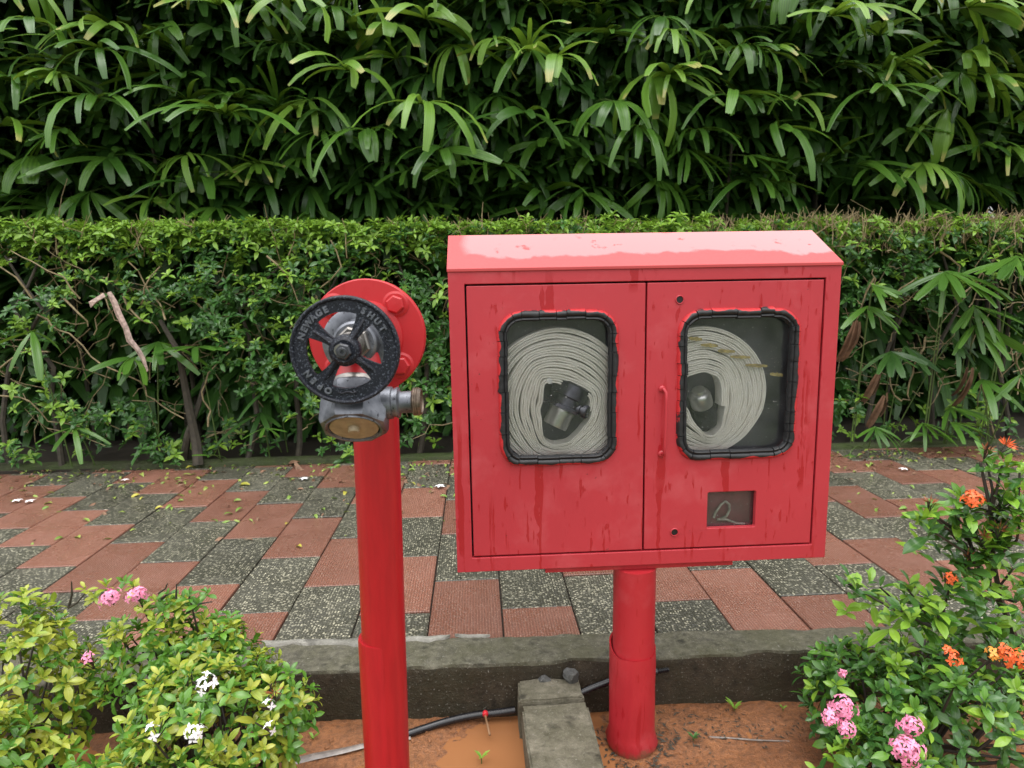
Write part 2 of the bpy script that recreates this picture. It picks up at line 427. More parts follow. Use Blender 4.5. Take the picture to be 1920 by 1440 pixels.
M['palm_halfshade'] = leaf_mat('palm_leaflet_halfshade', (.022, .068, .012), (.075, .175, .024), None, rough=.36, trans=.35, stripe=True)  # in-between copy with part of that shade painted in
M['hedge_new'] = leaf_mat('hedge_new_leaf', (.13, .27, .028), (.26, .43, .055), None, rough=.36, trans=.5)
M['hedge_old'] = leaf_mat('hedge_old_leaf', (.023, .082, .020), (.068, .170, .032), None, rough=.30, trans=.3)
M['ixora_y'] = leaf_mat('ixora_yellow_leaf', (.17, .28, .026), (.42, .42, .055), (.46, .26, .06), (1.0, 1.25), .24, .4, midrib=(.42, .46, .1))
M['ixora_g'] = leaf_mat('ixora_green_leaf', (.042, .135, .018), (.13, .29, .032), None, rough=.22, trans=.35, midrib=(.16, .28, .06))
M['ixora_d'] = leaf_mat('ixora_dark_leaf', (.024, .085, .02), (.075, .18, .034), None, rough=.22, trans=.3, midrib=(.10, .2, .05))
M['ixora_l'] = leaf_mat('ixora_lime_leaf', (.15, .32, .03), (.28, .46, .05), None, rough=.24, trans=.5, midrib=(.3, .42, .1))
M['pink'] = simple('pink_petals', (.78, .26, .42), .5, 0, .25, 60)
M['whitepetal'] = simple('white_petals', (.85, .84, .86), .5, 0, .05, 60)
M['orange'] = simple('orange_petals', (.78, .13, .03), .5, 0, .3, 60)
M['amber'] = simple('amber_petals', (.80, .32, .05), .5, 0, .3, 60)
M['bud'] = simple('rusty_buds', (.30, .10, .035), .6, 0, .4, 60)
M['dead'] = simple('dead_brown_leaf', (.17, .095, .055), .7, 0, .35, 25)
M['deadpale'] = simple('dead_pale_sheath', (.36, .26, .22), .6, 0, .5, 45, .5, 90)
M['yleaf'] = leaf_mat('fallen_yellow_leaf', (.30, .30, .05), (.55, .46, .06), None, rough=.4, trans=.2)
M['gleaf'] = leaf_mat('fallen_green_leaf', (.12, .24, .04), (.32, .38, .08), None, rough=.4, trans=.2)
# ------------------------------------------------------------------ leaf templates and bulk builders
def leaf_tpl(L, W, prof, nseg=4, fold=.25, a0=0., a1=-.6, cross=3, pleat=0., wave=0.):
    """a leaf along +x, upper side +z, bending from slope a0 to a1; prof(t) = half width share"""
    x = z = 0.; vs = []; al = []; ac = []
    for i in range(nseg+1):
        t = i/nseg
        a = a0+(a1-a0)*t
        if i: x += L/nseg*math.cos(a); z += L/nseg*math.sin(a)
        w = W*.5*prof(t)
        for j in range(cross):
            s = -1+2*j/(cross-1)
            zz = fold*abs(s)*w + (pleat*(1 if j % 2 else -1) if pleat else 0) + wave*math.sin(7*t+2*s)*W
            vs.append((x-math.sin(a)*zz, s*w, z+math.cos(a)*zz)); al.append(t); ac.append(abs(s) if not pleat else s)
    fs = [(i*cross+j, (i+1)*cross+j, (i+1)*cross+j+1, i*cross+j+1) for i in range(nseg) for j in range(cross-1)]
    return np.array(vs), np.array(fs), np.array(al), np.array(ac)
def tpl_mesh(name, tpl, mat, tint=None):
    v, f, al, ac = tpl
    return bulk_mesh(name, [(tpl, np.eye(4)[None, :3, :], np.zeros(1) if tint is None else tint)], mat)
def bulk_mesh(name, groups, mat):
    """groups: (template, matrices Nx3x4, tints N)"""
    V = []; F = []; AL = []; AC = []; TI = []; off = 0
    for tpl, mats, tint in groups:
        v, f, al, ac = tpl
        if len(mats) == 0: continue
        mats = np.asarray(mats, float); n = len(mats)
        w = np.einsum('nij,kj->nki', mats[:, :, :3], v) + mats[:, None, :, 3]
        V.append(w.reshape(-1, 3)); F.append((f[None]+(np.arange(n)*len(v))[:, None, None]+off).reshape(-1, 4)); off += n*len(v)
        AL.append(np.tile(al, n)); AC.append(np.tile(ac, n)); TI.append(np.repeat(np.asarray(tint, float), len(v)))
    V = np.concatenate(V); F = np.concatenate(F)
    me = bpy.data.meshes.new(name)
    me.vertices.add(len(V)); me.vertices.foreach_set('co', V.astype(np.float32).ravel())
    me.loops.add(F.size); me.loops.foreach_set('vertex_index', F.astype(np.int32).ravel())
    me.polygons.add(len(F)); me.polygons.foreach_set('loop_start', (np.arange(len(F))*4).astype(np.int32))
    me.update(calc_edges=True)
    me.polygons.foreach_set('use_smooth', np.ones(len(F), bool))
    for nm, d in (('along', AL), ('across', AC), ('tint', TI)):
        a = me.attributes.new(nm, 'FLOAT', 'POINT'); a.data.foreach_set('value', np.concatenate(d).astype(np.float32))
    me.materials.append(mat)
    return me
def bulk_obj(name, groups, mat, parent, kind=None):
    off = wloc(parent) if parent is not None else Vector((0, 0, 0))
    g2 = []
    for tpl, mats, tint in groups:
        if len(mats) == 0: continue
        m = np.array(mats, float); m[:, :, 3] -= np.array(off); g2.append((tpl, m, tint))
    o = bpy.data.objects.new(name, bulk_mesh(name, g2, mat)); link(o, parent)
    if kind: o['kind'] = kind
    return o
def frame(pos, d, up, s=1.):
    """3x4 matrix whose x axis is d, z axis as near up as it can be"""
    x = np.asarray(d, float); x = x/np.linalg.norm(x); u = np.asarray(up, float)
    y = np.cross(u, x); ny = np.linalg.norm(y)
    if ny < 1e-4: y = np.cross((0.31, .8, .2), x); ny = np.linalg.norm(y)
    y /= ny; z = np.cross(x, y)
    m = np.empty((3, 4)); m[:, 0] = x*s; m[:, 1] = y*s; m[:, 2] = z*s; m[:, 3] = pos
    return m
def mat4(m34, off=(0, 0, 0)):
    return Matrix([[*m34[i, :3], m34[i, 3]-off[i]] for i in range(3)]+[[0, 0, 0, 1]])
def compose(a, b):
    r = np.empty((3, 4)); r[:, :3] = a[:, :3] @ b[:, :3]; r[:, 3] = a[:, :3] @ b[:, 3] + a[:, 3]; return r
def unit(v): v = np.asarray(v, float); return v/np.linalg.norm(v)
def rosette(n, rg, el0=.15, el1=1.15, s0=1., s1=.5, jit=.25):
    """n leaves round +z: outer ones flat and big, inner ones steep and small"""
    out = []; a = rg.uniform(0, 6.3)
    for i in range(n):
        t = i/max(1, n-1); a += 2.4+rg.normal(0, jit)
        el = el0+(el1-el0)*t+rg.normal(0, .15)
        d = (math.cos(a)*math.cos(el), math.sin(a)*math.cos(el), math.sin(el))
        up = (-math.cos(a)*math.sin(el), -math.sin(a)*math.sin(el), math.cos(el))
        out.append(frame((d[0]*.004, d[1]*.004, .008*t-.01), d, up, (s0+(s1-s0)*t)*rg.uniform(.85, 1.15)))
    return out
def basis(pos, axis, rg, s=1.):
    z = unit(axis); x = np.cross(z, rg.normal(size=3)); x /= np.linalg.norm(x); y = np.cross(z, x)
    m = np.empty((3, 4)); m[:, 0] = x*s; m[:, 1] = y*s; m[:, 2] = z*s; m[:, 3] = pos; return m

# ------------------------------------------------------------------ the setting
GZ, PZ, KY = -1.372, -1.190, 1.893          # soil, paving top, kerb face (camera at z = 0)
mb = MB(); mb.add([(-400, -400, -1.47), (400, -400, -1.47), (400, 600, -1.47), (-400, 600, -1.47)], [(0, 1, 2, 3)])
tag(mb.build('ground', M['lawn'], fix=False), kind='structure')
def soil_h(x, y):
    h = .013*nz(x, y, .3, 2.3)+.009*nz(x, y, 1.7, 6)+.005*nz(x, y, 3.1, 22)+.003*nz(x, y, 5.1, 60)
    h += .016*math.exp(-((y-1.9)/.10)**2)*(.6+nz(x, 0, 5, 4))*.6
    for bx, by, br, bh in ((.434, 1.70, .16, .002), (-.2, 1.25, .14, .012), (-.55, 1.78, .25, .014), (.9, 1.6, .3, .012)):
        h += bh*math.exp(-((x-bx)**2+(y-by)**2)/br**2)
    return h
xs = np.concatenate([np.linspace(-6, -1.4, 24)[:-1], np.linspace(-1.4, 1.7, 230), np.linspace(1.7, 6, 22)[1:]])
ys = np.concatenate([np.linspace(.2, .9, 16)[:-1], np.linspace(.9, 1.93, 84)])
mb = MB(); mb.add([(x, y, GZ+soil_h(x, y)) for y in ys for x in xs],
                  [(j*len(xs)+i, j*len(xs)+i+1, (j+1)*len(xs)+i+1, (j+1)*len(xs)+i) for j in range(len(ys)-1) for i in range(len(xs)-1)])
soil = tag(mb.build('soil_bed', M['mud'], smooth=True, fix=False), kind='structure')
mb = MB(); mb.add([(-6, .2, GZ+.0010), (6, .2, GZ+.0010), (6, 1.9, GZ+.0010), (-6, 1.9, GZ+.0010)], [(0, 1, 2, 3)])
tag(mb.build('puddle_water', M['water'], fix=False), kind='structure')

# kerb: a rough cast concrete edge, chipped along its rim
def kerb_back(x): return 2.052-.036*(x+.0)+.012*nz(x, 1, 7, 5)+.006*nz(x, 3, 1, 17)
def kerb_front(x): return KY-.012*(x-.2)
nx = 520; prof = 18; kx = np.linspace(-5, 5, nx); vs = []
for x in kx:
    yb = kerb_back(x); yf = kerb_front(x); zt = PZ+.0055
    chip = max(0, nz(x, 8, 2, 5)-.15)*.06 + max(0, nz(x, 2, 9, 16)-.2)*.022
    ring = []
    for i in range(7):
        t = i/6; y = yb+(yf+.004+chip*.6-yb)*t
        ring.append((x, y, zt+.004*nz(x, y, 1, 14)+.003*nz(x, y, 4, 45)-(.004 if t > .9 else 0)-.003*(t < .1)))
    for i in range(prof-7):
        t = (i+.35)/(prof-7); z = zt-.005-(zt+1.46)*t
        cc = chip*max(0, 1-t*6)
        ring.append((x, yf+cc+.006*nz(x, z, 6, 9)+.003*nz(x, z, 2, 40)-.006*(.1 < t < .3)*max(0, nz(x, 1, 5, 3)), z))
    vs += ring
fs = [(i*prof+j, i*prof+j+1, (i+1)*prof+j+1, (i+1)*prof+j) for i in range(nx-1) for j in range(prof-1)]
mb = MB(); mb.add(vs, fs); kb = mb.build('kerb', M['kerb'], smooth=True, auto=50, fix=False); tag(kb, kind='structure')
kb.data.materials.append(M['kerb_face'])
kb.data.polygons.foreach_set('material_index', [0 if (p % (prof-1)) < 7 else 1 for p in range(len(kb.data.polygons))])
kb.data.flip_normals()

# paving: a dark bed with every slab laid on it
mb = MB(); mb.box((-6, 1.99, -1.47), (6.5, 4.36, PZ-.016)); pav = tag(mb.build('pavement', M['soil']), kind='structure')
TW, X0 = .263, .068
cache = {}
def tile_mesh(L, W, red, e):
    key = (round(L, 3), round(W, 3), red, e)
    if key not in cache:
        mb = MB(); b = .003; h = .03
        outer = [(-W/2, 0), (W/2, 0), (W/2, L), (-W/2, L)]
        r2 = random.Random(hash((key[0], e)))
        j = [(r2.uniform(-.0015, .0015), r2.uniform(-.0015, .0015)) for _ in range(4)]
        lo = [(x+j[i][0], y+j[i][1]) for i, (x, y) in enumerate(outer)]
        hi = [(x*(1-2*b/W), b+y*(1-2*b/L)) for x, y in lo]
        mb.add([(x, y, -h) for x, y in lo]+[(x, y, -b) for x, y in lo]+[(x, y, 0) for x, y in hi],
               [(i, (i+1) % 4, (i+1) % 4+4, i+4) for i in range(4)]+[(i+4, (i+1) % 4+4, (i+1) % 4+8, i+8) for i in range(4)]+[(8, 9, 10, 11)])
        me = bpy.data.meshes.new('paving_slab'); me.from_pydata(mb.v, [], mb.f); me.materials.append(M['tile_red' if red else 'tile_grey']); cache[key] = me
    return cache[key]
tid = 0
for k in range(-21, 22):
    xc = X0+TW*(k+.5); E = 2.5-.25*(k+3)+(.05 if k <= -4 else 0)
    n0 = math.floor(2.0-E)-1
    for q in range(n0*2, n0*2+9):
        y0 = E+.5*q; y1 = y0+.5; red = (q % 2 == 0)
        y0 = max(y0, 2.0); y1 = min(y1, 4.345)
        if y1-y0 < .03: continue
        o = bpy.data.objects.new('paving_slab', tile_mesh(y1-y0-.006, TW-.0065, red, tid % 3))
        o.location = (xc+random.uniform(-.0012, .0012), y0+.003, PZ+random.uniform(-.0025, .0018))
        o.rotation_euler = (random.uniform(-.004, .004), random.uniform(-.006, .006), random.uniform(-.003, .003)); link(o, pav); tid += 1
# pale cement smeared along the slab ends
def smear(x0, x1, w, name='cement_smear'):
    n = max(6, int((x1-x0)/.012)); vs = []; fs = []
    for i in range(n+1):
        x = x0+(x1-x0)*i/n; e = min(1, i/2, (n-i)/2)
        yb = kerb_back(x)+.008+.008*nz(x, 1, 1, 20); yf = yb-w*e*(1+.9*nz(x, 4, 2, 13))-.002
        z = PZ+.0125
        vs += [(x, yb, z-.010), (x, yb-.004*e, z), (x, yf+.004*e, z), (x, yf, z-.010)]
    for i in range(n):
        for j in range(3): fs.append((i*4+j, i*4+j+1, i*4+j+5, i*4+j+4))
    mb = MB(); mb.add(vs, fs); o = mb.build(name, M['cement'], smooth=True, auto=70); o.parent = kb; return o
smear(-.75, -.36, .03); smear(-.345, -.115, .022); smear(-.10, .02, .010)
# long soil bed behind the paving, with a low mossy edging
mb = MB(); mb.box((-9, 4.42, -1.47), (9, 14, PZ-.002)); tag(mb.build('planting_soil', M['soil']), kind='structure')
n = 160; vs = []
for i in range(n+1):
    x = -6+12.5*i/n; y = 4.36-.028*(x-0); h = .026+.012*nz(x, 2, 3, 3)
    for dy, dz in ((-.02, -.05), (-.012+.01*nz(x, 1, 1, 9), h*.7), (.02, h+.006*nz(x, 5, 1, 22)), (.075, h), (.09, -.05)): vs.append((x, y+dy, PZ+dz))
mb = MB(); mb.add(vs, [(i*5+j, i*5+j+1, (i+1)*5+j+1, (i+1)*5+j) for i in range(n) for j in range(4)])
ed = mb.build('mossy_edging', M['mossedge'], smooth=True); tag(ed, 'low mossy concrete edging between the paving and the hedge', 'edging')

# concrete stub beam of two pieces in the mud
def rough_block(name, x0, x1, y0, y1, z0, z1, label, skew=0., amp=.006):
    bm = bmesh.new(); bmesh.ops.create_cube(bm, size=1)
    bmesh.ops.bevel(bm, geom=bm.edges[:], offset=.03, segments=2, affect='EDGES')
    bmesh.ops.subdivide_edges(bm, edges=bm.edges[:], cuts=5, use_grid_fill=True)
    mb = MB(); 
    vs = []
    for v in bm.verts:
        x = x0+(v.co.x+.5)*(x1-x0); y = y0+(v.co.y+.5)*(y1-y0); z = z0+(v.co.z+.5)*(z1-z0); x += skew*(y-y1)
        d = Vector((nz(x, y, z, 11), nz(y, z, x, 11), nz(z, x, y, 11)))*amp+Vector((nz(x, y, z, 37), nz(y, z, x, 37), nz(z, x, y, 37)))*amp*.4
        vs.append(Vector((x, y, z))+d)
    bm.verts.index_update(); mb.add(vs, [tuple(v.index for v in f.verts) for f in bm.faces]); bm.free()
    o = mb.build(name, M['block'], smooth=True, auto=35, loc=((x0+x1)/2, (y0+y1)/2, z0)); tag(o, label, 'concrete block'); return o
a, b = G(967, 1279, -1.245), G(1085, 1273, -1.245); c, d = G(980, 1320, -1.252), G(1092, 1316, -1.252); e, f = G(990, 1440, -1.252), G(1131, 1440, -1.252)
rough_block('concrete_block', a.x+.004, b.x, c.y+.004, KY-.004, -1.44, -1.243, 'short grey concrete block against the kerb beside the cabinet post')
rough_block('concrete_beam', c.x-.004, d.x+.012, 1.0, c.y-.002, -1.45, -1.252, 'long mossy concrete beam half sunk in the mud in front of the kerb', skew=-.02)
def rock(name, u, v, Y, r, sq, label, mat='rock'):
    bm = bmesh.new(); bmesh.ops.create_icosphere(bm, subdivisions=2, radius=r); p = P(u, v, Y); mb = MB(); vs = []
    for q in bm.verts:
        w = q.co.copy(); w *= 1+.5*nz(w.x+u, w.y, w.z, 1.1/r); vs.append((p.x+w.x*sq[0], p.y+w.y*sq[1], p.z+w.z*sq[2]))
    bm.verts.index_update(); mb.add(vs, [tuple(v.index for v in f.verts) for f in bm.faces]); bm.free()
    return tag(mb.build(name, M[mat], loc=p), label, 'rock')
rock('rock', 1070, 1268, 1.876, .027, (.9, .8, 1.1), 'larger dark pointed rock lying between the block and the kerb')
rock('rock', 1020, 1276, 1.878, .018, (1.2, .8, .9), 'smaller dark rock lying behind the concrete block near the kerb')
# ------------------------------------------------------------------ standpipe with its landing valve
AXX, AXZ = -.186, -.087
hyd = thing('hydrant_standpipe', 'red standpipe with flanged landing valve and black handwheel', 'fire hydrant', (-.214, 1.26, GZ))
mb = MB(); mb.tube([(-.217, 1.26, -1.46), (-.2115, 1.26, -1.03), (-.2015, 1.26, -.35), (-.2, 1.26, -.24)], .0445, 40)
mb.build('pipe', M['pipe'], hyd, smooth=True)
z0 = P(725, 1212, 1.22).z
mb = MB(); mb.tube([(-.2165, 1.26, -1.455), (-.2135, 1.26, z0-.004), (-.2134, 1.26, z0)], [.0454, .0454, .0446], 40); mb.build('pipe_sleeve', M['pipe'], hyd, smooth=True)
mb = MB(); pth = [(-.2, 1.26, -.24)]
for i in range(13):
    t = R(90*i/12); pth.append((-.2+.014*i/12, 1.26-.10*(1-math.cos(t)), -.187+.10*math.sin(t)))
mb.tube(pth, [.0455]+[.047]*13, 40); mb.build('pipe_elbow', M['flange'], hyd, smooth=True)
FY = 1.122
mb = MB(); mb.lathe([(.052, .046), (.056, .030), (.096, .0275), (.0985, .025), (.0985, .0145), (.0975, .013)], (AXX, FY, AXZ), (0, 1, 0), 64)
mb.build('rear_flange', M['flange'], hyd, smooth=True)
mb = MB(); mb.lathe([(.0978, .0125), (.0985, .0105), (.0985, .003), (.0965, 0), (.062, -.0005), (.060, -.004), (.052, -.006), (.049, -.02), (.048, -.05)], (AXX, FY, AXZ), (0, 1, 0), 64)
mb.build('flange', M['flange'], hyd, smooth=True)
for a in (47, 135, 225, 318):
    bx, bz = AXX+.0745*math.cos(R(a)), AXZ+.0745*math.sin(R(a))
    mb = MB(); mb.lathe([(.0225, .001), (.0225, -.0015), (.020, -.0025), (.0185, -.0035)], (bx, FY, bz), (0, 1, 0), 32)
    mb.lathe([(.0155, -.003), (.0155, -.0125), (.013, -.0145), (.0, -.0150)], (bx, FY, bz), (0, 1, 0), 6, R(a*1.7)); mb.build('bolt', M['flange'], hyd, smooth=True, auto=30)
# valve body: red throat, grey bonnet, stem
mb = MB(); mb.lathe([(.048, -.0485), (.047, -.07), (.040, -.082), (.034, -.086)], (AXX, FY, AXZ), (0, 1, 0), 48); mb.build('valve_body', M['flange'], hyd, smooth=True)
mb = MB(); mb.lathe([(.034, -.0845), (.052, -.0865), (.0535, -.089), (.0535, -.097), (.051, -.099), (.036, -.1005), (.034, -.104), (.0335, -.118), (.030, -.121)], (AXX, FY, AXZ), (0, 1, 0), 48)
mb.build('bonnet', M['gun'], hyd, smooth=True)
mb = MB(); mb.lathe([(.027, -.1205), (.027, -.136), (.024, -.138)], (AXX, FY, AXZ), (0, 1, 0), 6, .3); mb.lathe([(.0195, -.1375), (.0195, -.152), (.016, -.154), (.0085, -.1555), (.0085, -.225)], (AXX, FY, AXZ), (0, 1, 0), 32)
mb.build('gland_nut', M['steel'], hyd, smooth=True, auto=30)
# outlet: red neck, collar, eight sided coupling, wooden looking cap, release lug
OA = Vector((.004, -.629, -.777)).normalized(); OO = Vector((AXX, 1.060, AXZ))
mb = MB(); mb.lathe([(.038, .02), (.036, .070), (.0365, .086)], OO, OA, 40); mb.build('outlet_neck', M['flange'], hyd, smooth=True)
mb = MB(); mb.lathe([(.0375, .0835), (.042, .086), (.043, .089), (.043, .094), (.040, .096)], OO, OA, 40); mb.build('outlet_collar', M['steel'], hyd, smooth=True)
mb = MB(); mb.lathe([(.041, .0925), (.0505, .097), (.0525, .1), (.0525, .152), (.0495, .1585), (.0425, .1595), (.040, .158), (.0385, .149), (0, .1488)], OO, OA, 8, R(22.5)); mb.lathe([(.0425, .1588), (.0415, .1612), (.0390, .1605), (.0380, .1500)], OO, OA, 48, closed=True)
mb.build('coupling', M['gun'], hyd, smooth=True, auto=30)
mb = MB(); mb.lathe([(.036, .150), (.0365, .157), (.0355, .1585), (.02, .1588), (.009, .1584), (.0085, .164), (.007, .166), (0, .1662)], OO, OA, 40); mb.build('outlet_cap', M['brass'], hyd, smooth=True)
LO = OO+OA*.118; LA = Vector((1, -.06, .03)).normalized()
mb = MB(); mb.lathe([(.026, .036), (.0245, .056), (.022, .0575), (.0215, .062), (.0235, .0625), (.0235, .066), (.018, .068), (.0165, .070), (.0165, .087), (.019, .089)], LO, LA, 32); mb.build('release_lug', M['gun'], hyd, smooth=True)
mb = MB(); mb.lathe([(.0165, .086)]+[(.0212+(.0006 if i % 2 else -.0006), .088+.0016*i) for i in range(7)]+[(.019, .1005), (.0175, .1008), (.0165, .0985), (0, .0983)], LO, LA, 36); mb.build('release_plunger', M['darkplug'], hyd, smooth=True)
# handwheel
WY, WX, WZ = .918, -.183, -.089
wheel = bpy.data.objects.new('handwheel', None)
def sector(a0, a1, r0, r1, n=14):
    pts = [(r1, a0+(a1-a0)*i/n) for i in range(n+1)]+[(r0, a1+(a0-a1)*i/4) for i in range(5)]
    pts = [(r*math.cos(a), r*math.sin(a)) for r, a in pts]
    for _ in range(3):
        q = []
        for i in range(len(pts)):
            x0, y0_ = pts[i]; x1, y1_ = pts[(i+1) % len(pts)]
            q += [(x0*.75+x1*.25, y0_*.75+y1_*.25), (x0*.25+x1*.75, y0_*.25+y1_*.75)]
        pts = q if len(q) < 90 else pts
    return pts
holes = []
SP = (146, 56, -37, -127)
for i in range(4):
    a1, a0 = SP[i], SP[(i+1) % 4]
    if a0 > a1: a0 -= 360
    g = 12.5
    h = sector(R(a0+g), R(a1-g), .0215, .0535)
    holes.append([(WX+x, WZ+z) for x, z in h])
wm = plate(circ(WX, WZ, .0700, 72), holes, WY-.004, WY+.004)
wheel = wm.build('handwheel', M['iron'], hyd, bevel=.0022, seg=3, smooth=True, auto=45)
mb = MB(); prof_ = [(.0735+.0052*math.cos(R(a))*(.9 if math.cos(R(a)) < 0 else .55), .0078*math.sin(R(a))) for a in range(0, 360, 30)]
mb.lathe(prof_, (WX, WY, WZ), (0, 1, 0), 96, closed=True); mb.build('rim', M['iron'], wheel, smooth=True, auto=180)
mb = MB(); mb.lathe([(.017, .012), (.0205, .008), (.0225, .002), (.0222, -.006), (.0195, -.012), (.0155, -.014), (.0145, -.0135)], (WX, WY, WZ), (0, 1, 0), 40)
mb.build('hub', M['iron'], wheel, smooth=True)
mb = MB(); mb.lathe([(.0118, -.013), (.0118, -.0195), (.0098, -.0215), (.0075, -.0217)], (WX, WY, WZ), (0, 1, 0), 6, .25); mb.lathe([(.0062, -.021), (.0062, -.0245), (.0055, -.0252), (.0026, -.0252), (.0024, -.0215), (0, -.0213)], (WX, WY, WZ), (0, 1, 0), 24)
mb.build('nut', M['steel'], wheel, smooth=True, auto=30).data.materials[0] = M['nozzle']
for a in SP:   # a raised web along every spoke
    mb = MB(); c, s = math.cos(R(a)), math.sin(R(a))
    mb.tube([(WX+c*r, WY-.0035+dy, WZ+s*r) for r, dy in ((.019, -.003), (.03, -.0008), (.044, .0006), (.053, .003))], [.0052, .0042, .0040, .003], 8); mb.build('spoke_web', M['iron'], wheel, smooth=True)
dg = bpy.context.evaluated_depsgraph_get()
def glyph(ch, size, ext):
    cu = bpy.data.curves.new('t', 'FONT'); cu.body = ch; cu.size = size; cu.extrude = ext; cu.bevel_depth = size*.02; cu.align_x = 'CENTER'; cu.offset = size*.035
    o = bpy.data.objects.new('t', cu); COL.objects.link(o); bpy.context.view_layer.update()
    me = bpy.data.meshes.new_from_object(o.evaluated_get(bpy.context.evaluated_depsgraph_get()))
    vs = [v.co.copy() for v in me.vertices]; fs = [tuple(p.vertices) for p in me.polygons]
    bpy.data.objects.remove(o); bpy.data.curves.remove(cu); bpy.data.meshes.remove(me); return vs, fs
def letters(word, a_start, a_end, r, size):
    mb = MB()
    for i, ch in enumerate(word):
        a = R(a_start+(a_end-a_start)*i/(len(word)-1)); vs, fs = glyph(ch, size, .0017)
        o = (math.cos(a), math.sin(a)); t = (math.sin(a), -math.cos(a))         # outward, and clockwise along the rim
        mb.add([(WX+o[0]*(r+v.y-size*.36)+t[0]*v.x, WY-.0042-v.z, WZ+o[1]*(r+v.y-size*.36)+t[1]*v.x) for v in vs], fs)
    return mb.build('lettering', M['ironglint'], wheel, fix=False)
letters('NEWAGE', 160, 112, .0618, .0120); letters('SHUT', 62, 29, .0618, .0120); letters('OPEN', 245, 211, .0618, .0120)
def arrow_mark(a0, a1):
    mb = MB(); pth = []
    for i in range(13):
        t = i/12; a = R(a0+(a1-a0)*t); r = .0595+.0012*math.sin(t*9); pth.append((WX+r*math.cos(a), WY-.0045, WZ+r*math.sin(a)))
    mb.tube(pth, .0013, 6)
    for k, i, j in ((0, 0, 2), (1, 12, 10)):
        p = Vector(pth[i]); q = Vector(pth[j]); w = (q-p)*1.1; pr = Vector((-w.z, 0, w.x))*.6
        mb.tube([p+w*.8+pr, p, p+w*.8-pr], .001, 5)
    mb.build('arrow_mark', M['iron'], wheel, smooth=True)
arrow_mark(258, 282); arrow_mark(18, 2)

# ------------------------------------------------------------------ hose cabinet on its post
BX0, BX1, BZ0, BZ1, BY0, BY1, RZ = -.069, .973, -.788, .040, 1.700, 1.866, .134
DX = (-.0226, .4470, .4515, .9275); DZ = (-.7428, -.0065)
cab = thing('hose_cabinet', 'red steel fire hose cabinet with two windowed doors on a round post', 'hose cabinet', (.434, 1.76, GZ))
g = .0045
fr_ = plate([(BX0, BZ0), (BX1, BZ0), (BX1, BZ1-.004), (BX0, BZ1-.004)], [[(DX[0]-g, DZ[0]-g), (DX[3]+g, DZ[0]-g), (DX[3]+g, DZ[1]+g), (DX[0]-g, DZ[1]+g)]], BY0, BY0+.024)
fr_.build('front_frame', M['door'], cab, bevel=.002, seg=2)
mb = MB()
for xa, xb in ((BX0, BX0+.003), (BX1-.003, BX1)): mb.prism([(BY0+.0245, BZ0), (BY1, BZ0), (BY1, RZ-.006), (BY0+.0245, BZ1+.008)], xa, xb)
mb.box((BX0+.0032, BY0+.0245, BZ0), (BX1-.0032, BY1, BZ0+.003)); mb.box((BX0+.0032, BY1-.003, BZ0+.0032), (BX1-.0032, BY1, RZ-.008))
mb.build('shell', M['door'], cab)
mb = MB(); t = .004
mb.prism([(BY0-.004, BZ1-.002), (BY1+.004, RZ), (BY1+.004, RZ-t), (BY0+.012, BZ1-.002-t+.008), (BY0+.0005, BZ1-.0105), (BY0-.004, BZ1-.010)], BX0-.002, BX1+.002)
ro = mb.build('roof', M['roof'], cab, bevel=.0012, seg=2, fix=True)
# keep the roof's own texture origin at its front left corner
ro.data.transform(Matrix.Translation(wloc(cab)-Vector((BX0, BY0, 0)))); ro.location = Vector((BX0, BY0, 0))-wloc(cab)
mb = MB(); iy = BY1-.012
mb.box((BX0+.01, iy, BZ0+.01), (BX1-.01, iy+.002, BZ1-.002)); mb.box((BX0+.01, BY0+.03, BZ0+.01), (BX0+.012, iy-.001, BZ1-.002)); mb.box((BX1-.012, BY0+.03, BZ0+.01), (BX1-.01, iy-.001, BZ1-.002))
mb.box((BX0+.013, BY0+.03, BZ0+.01), (BX1-.013, iy-.001, BZ0+.012)); mb.box((BX0+.013, BY0+.026, BZ1-.006), (BX1-.013, iy-.001, BZ1-.004))
mb.build('lining', M['liner'], cab)
WL = (.056, .374, -.489, -.074, .062); WR = (.536, .867, -.490, -.079, .062); KW = (.629, .766, -.689, -.584)
def loop_resample(pts, n):
    pts = [Vector((x, 0, z)) for x, z in pts]; L = [0]
    for i in range(len(pts)): L.append(L[-1]+(pts[(i+1) % len(pts)]-pts[i]).length)
    out = []
    for k in range(n):
        s = L[-1]*k/n; i = max(j for j in range(len(pts)) if L[j] <= s+1e-9)
        f = (s-L[i])/(L[i+1]-L[i]); out.append(pts[i].lerp(pts[(i+1) % len(pts)], f))
    return out, L[-1]
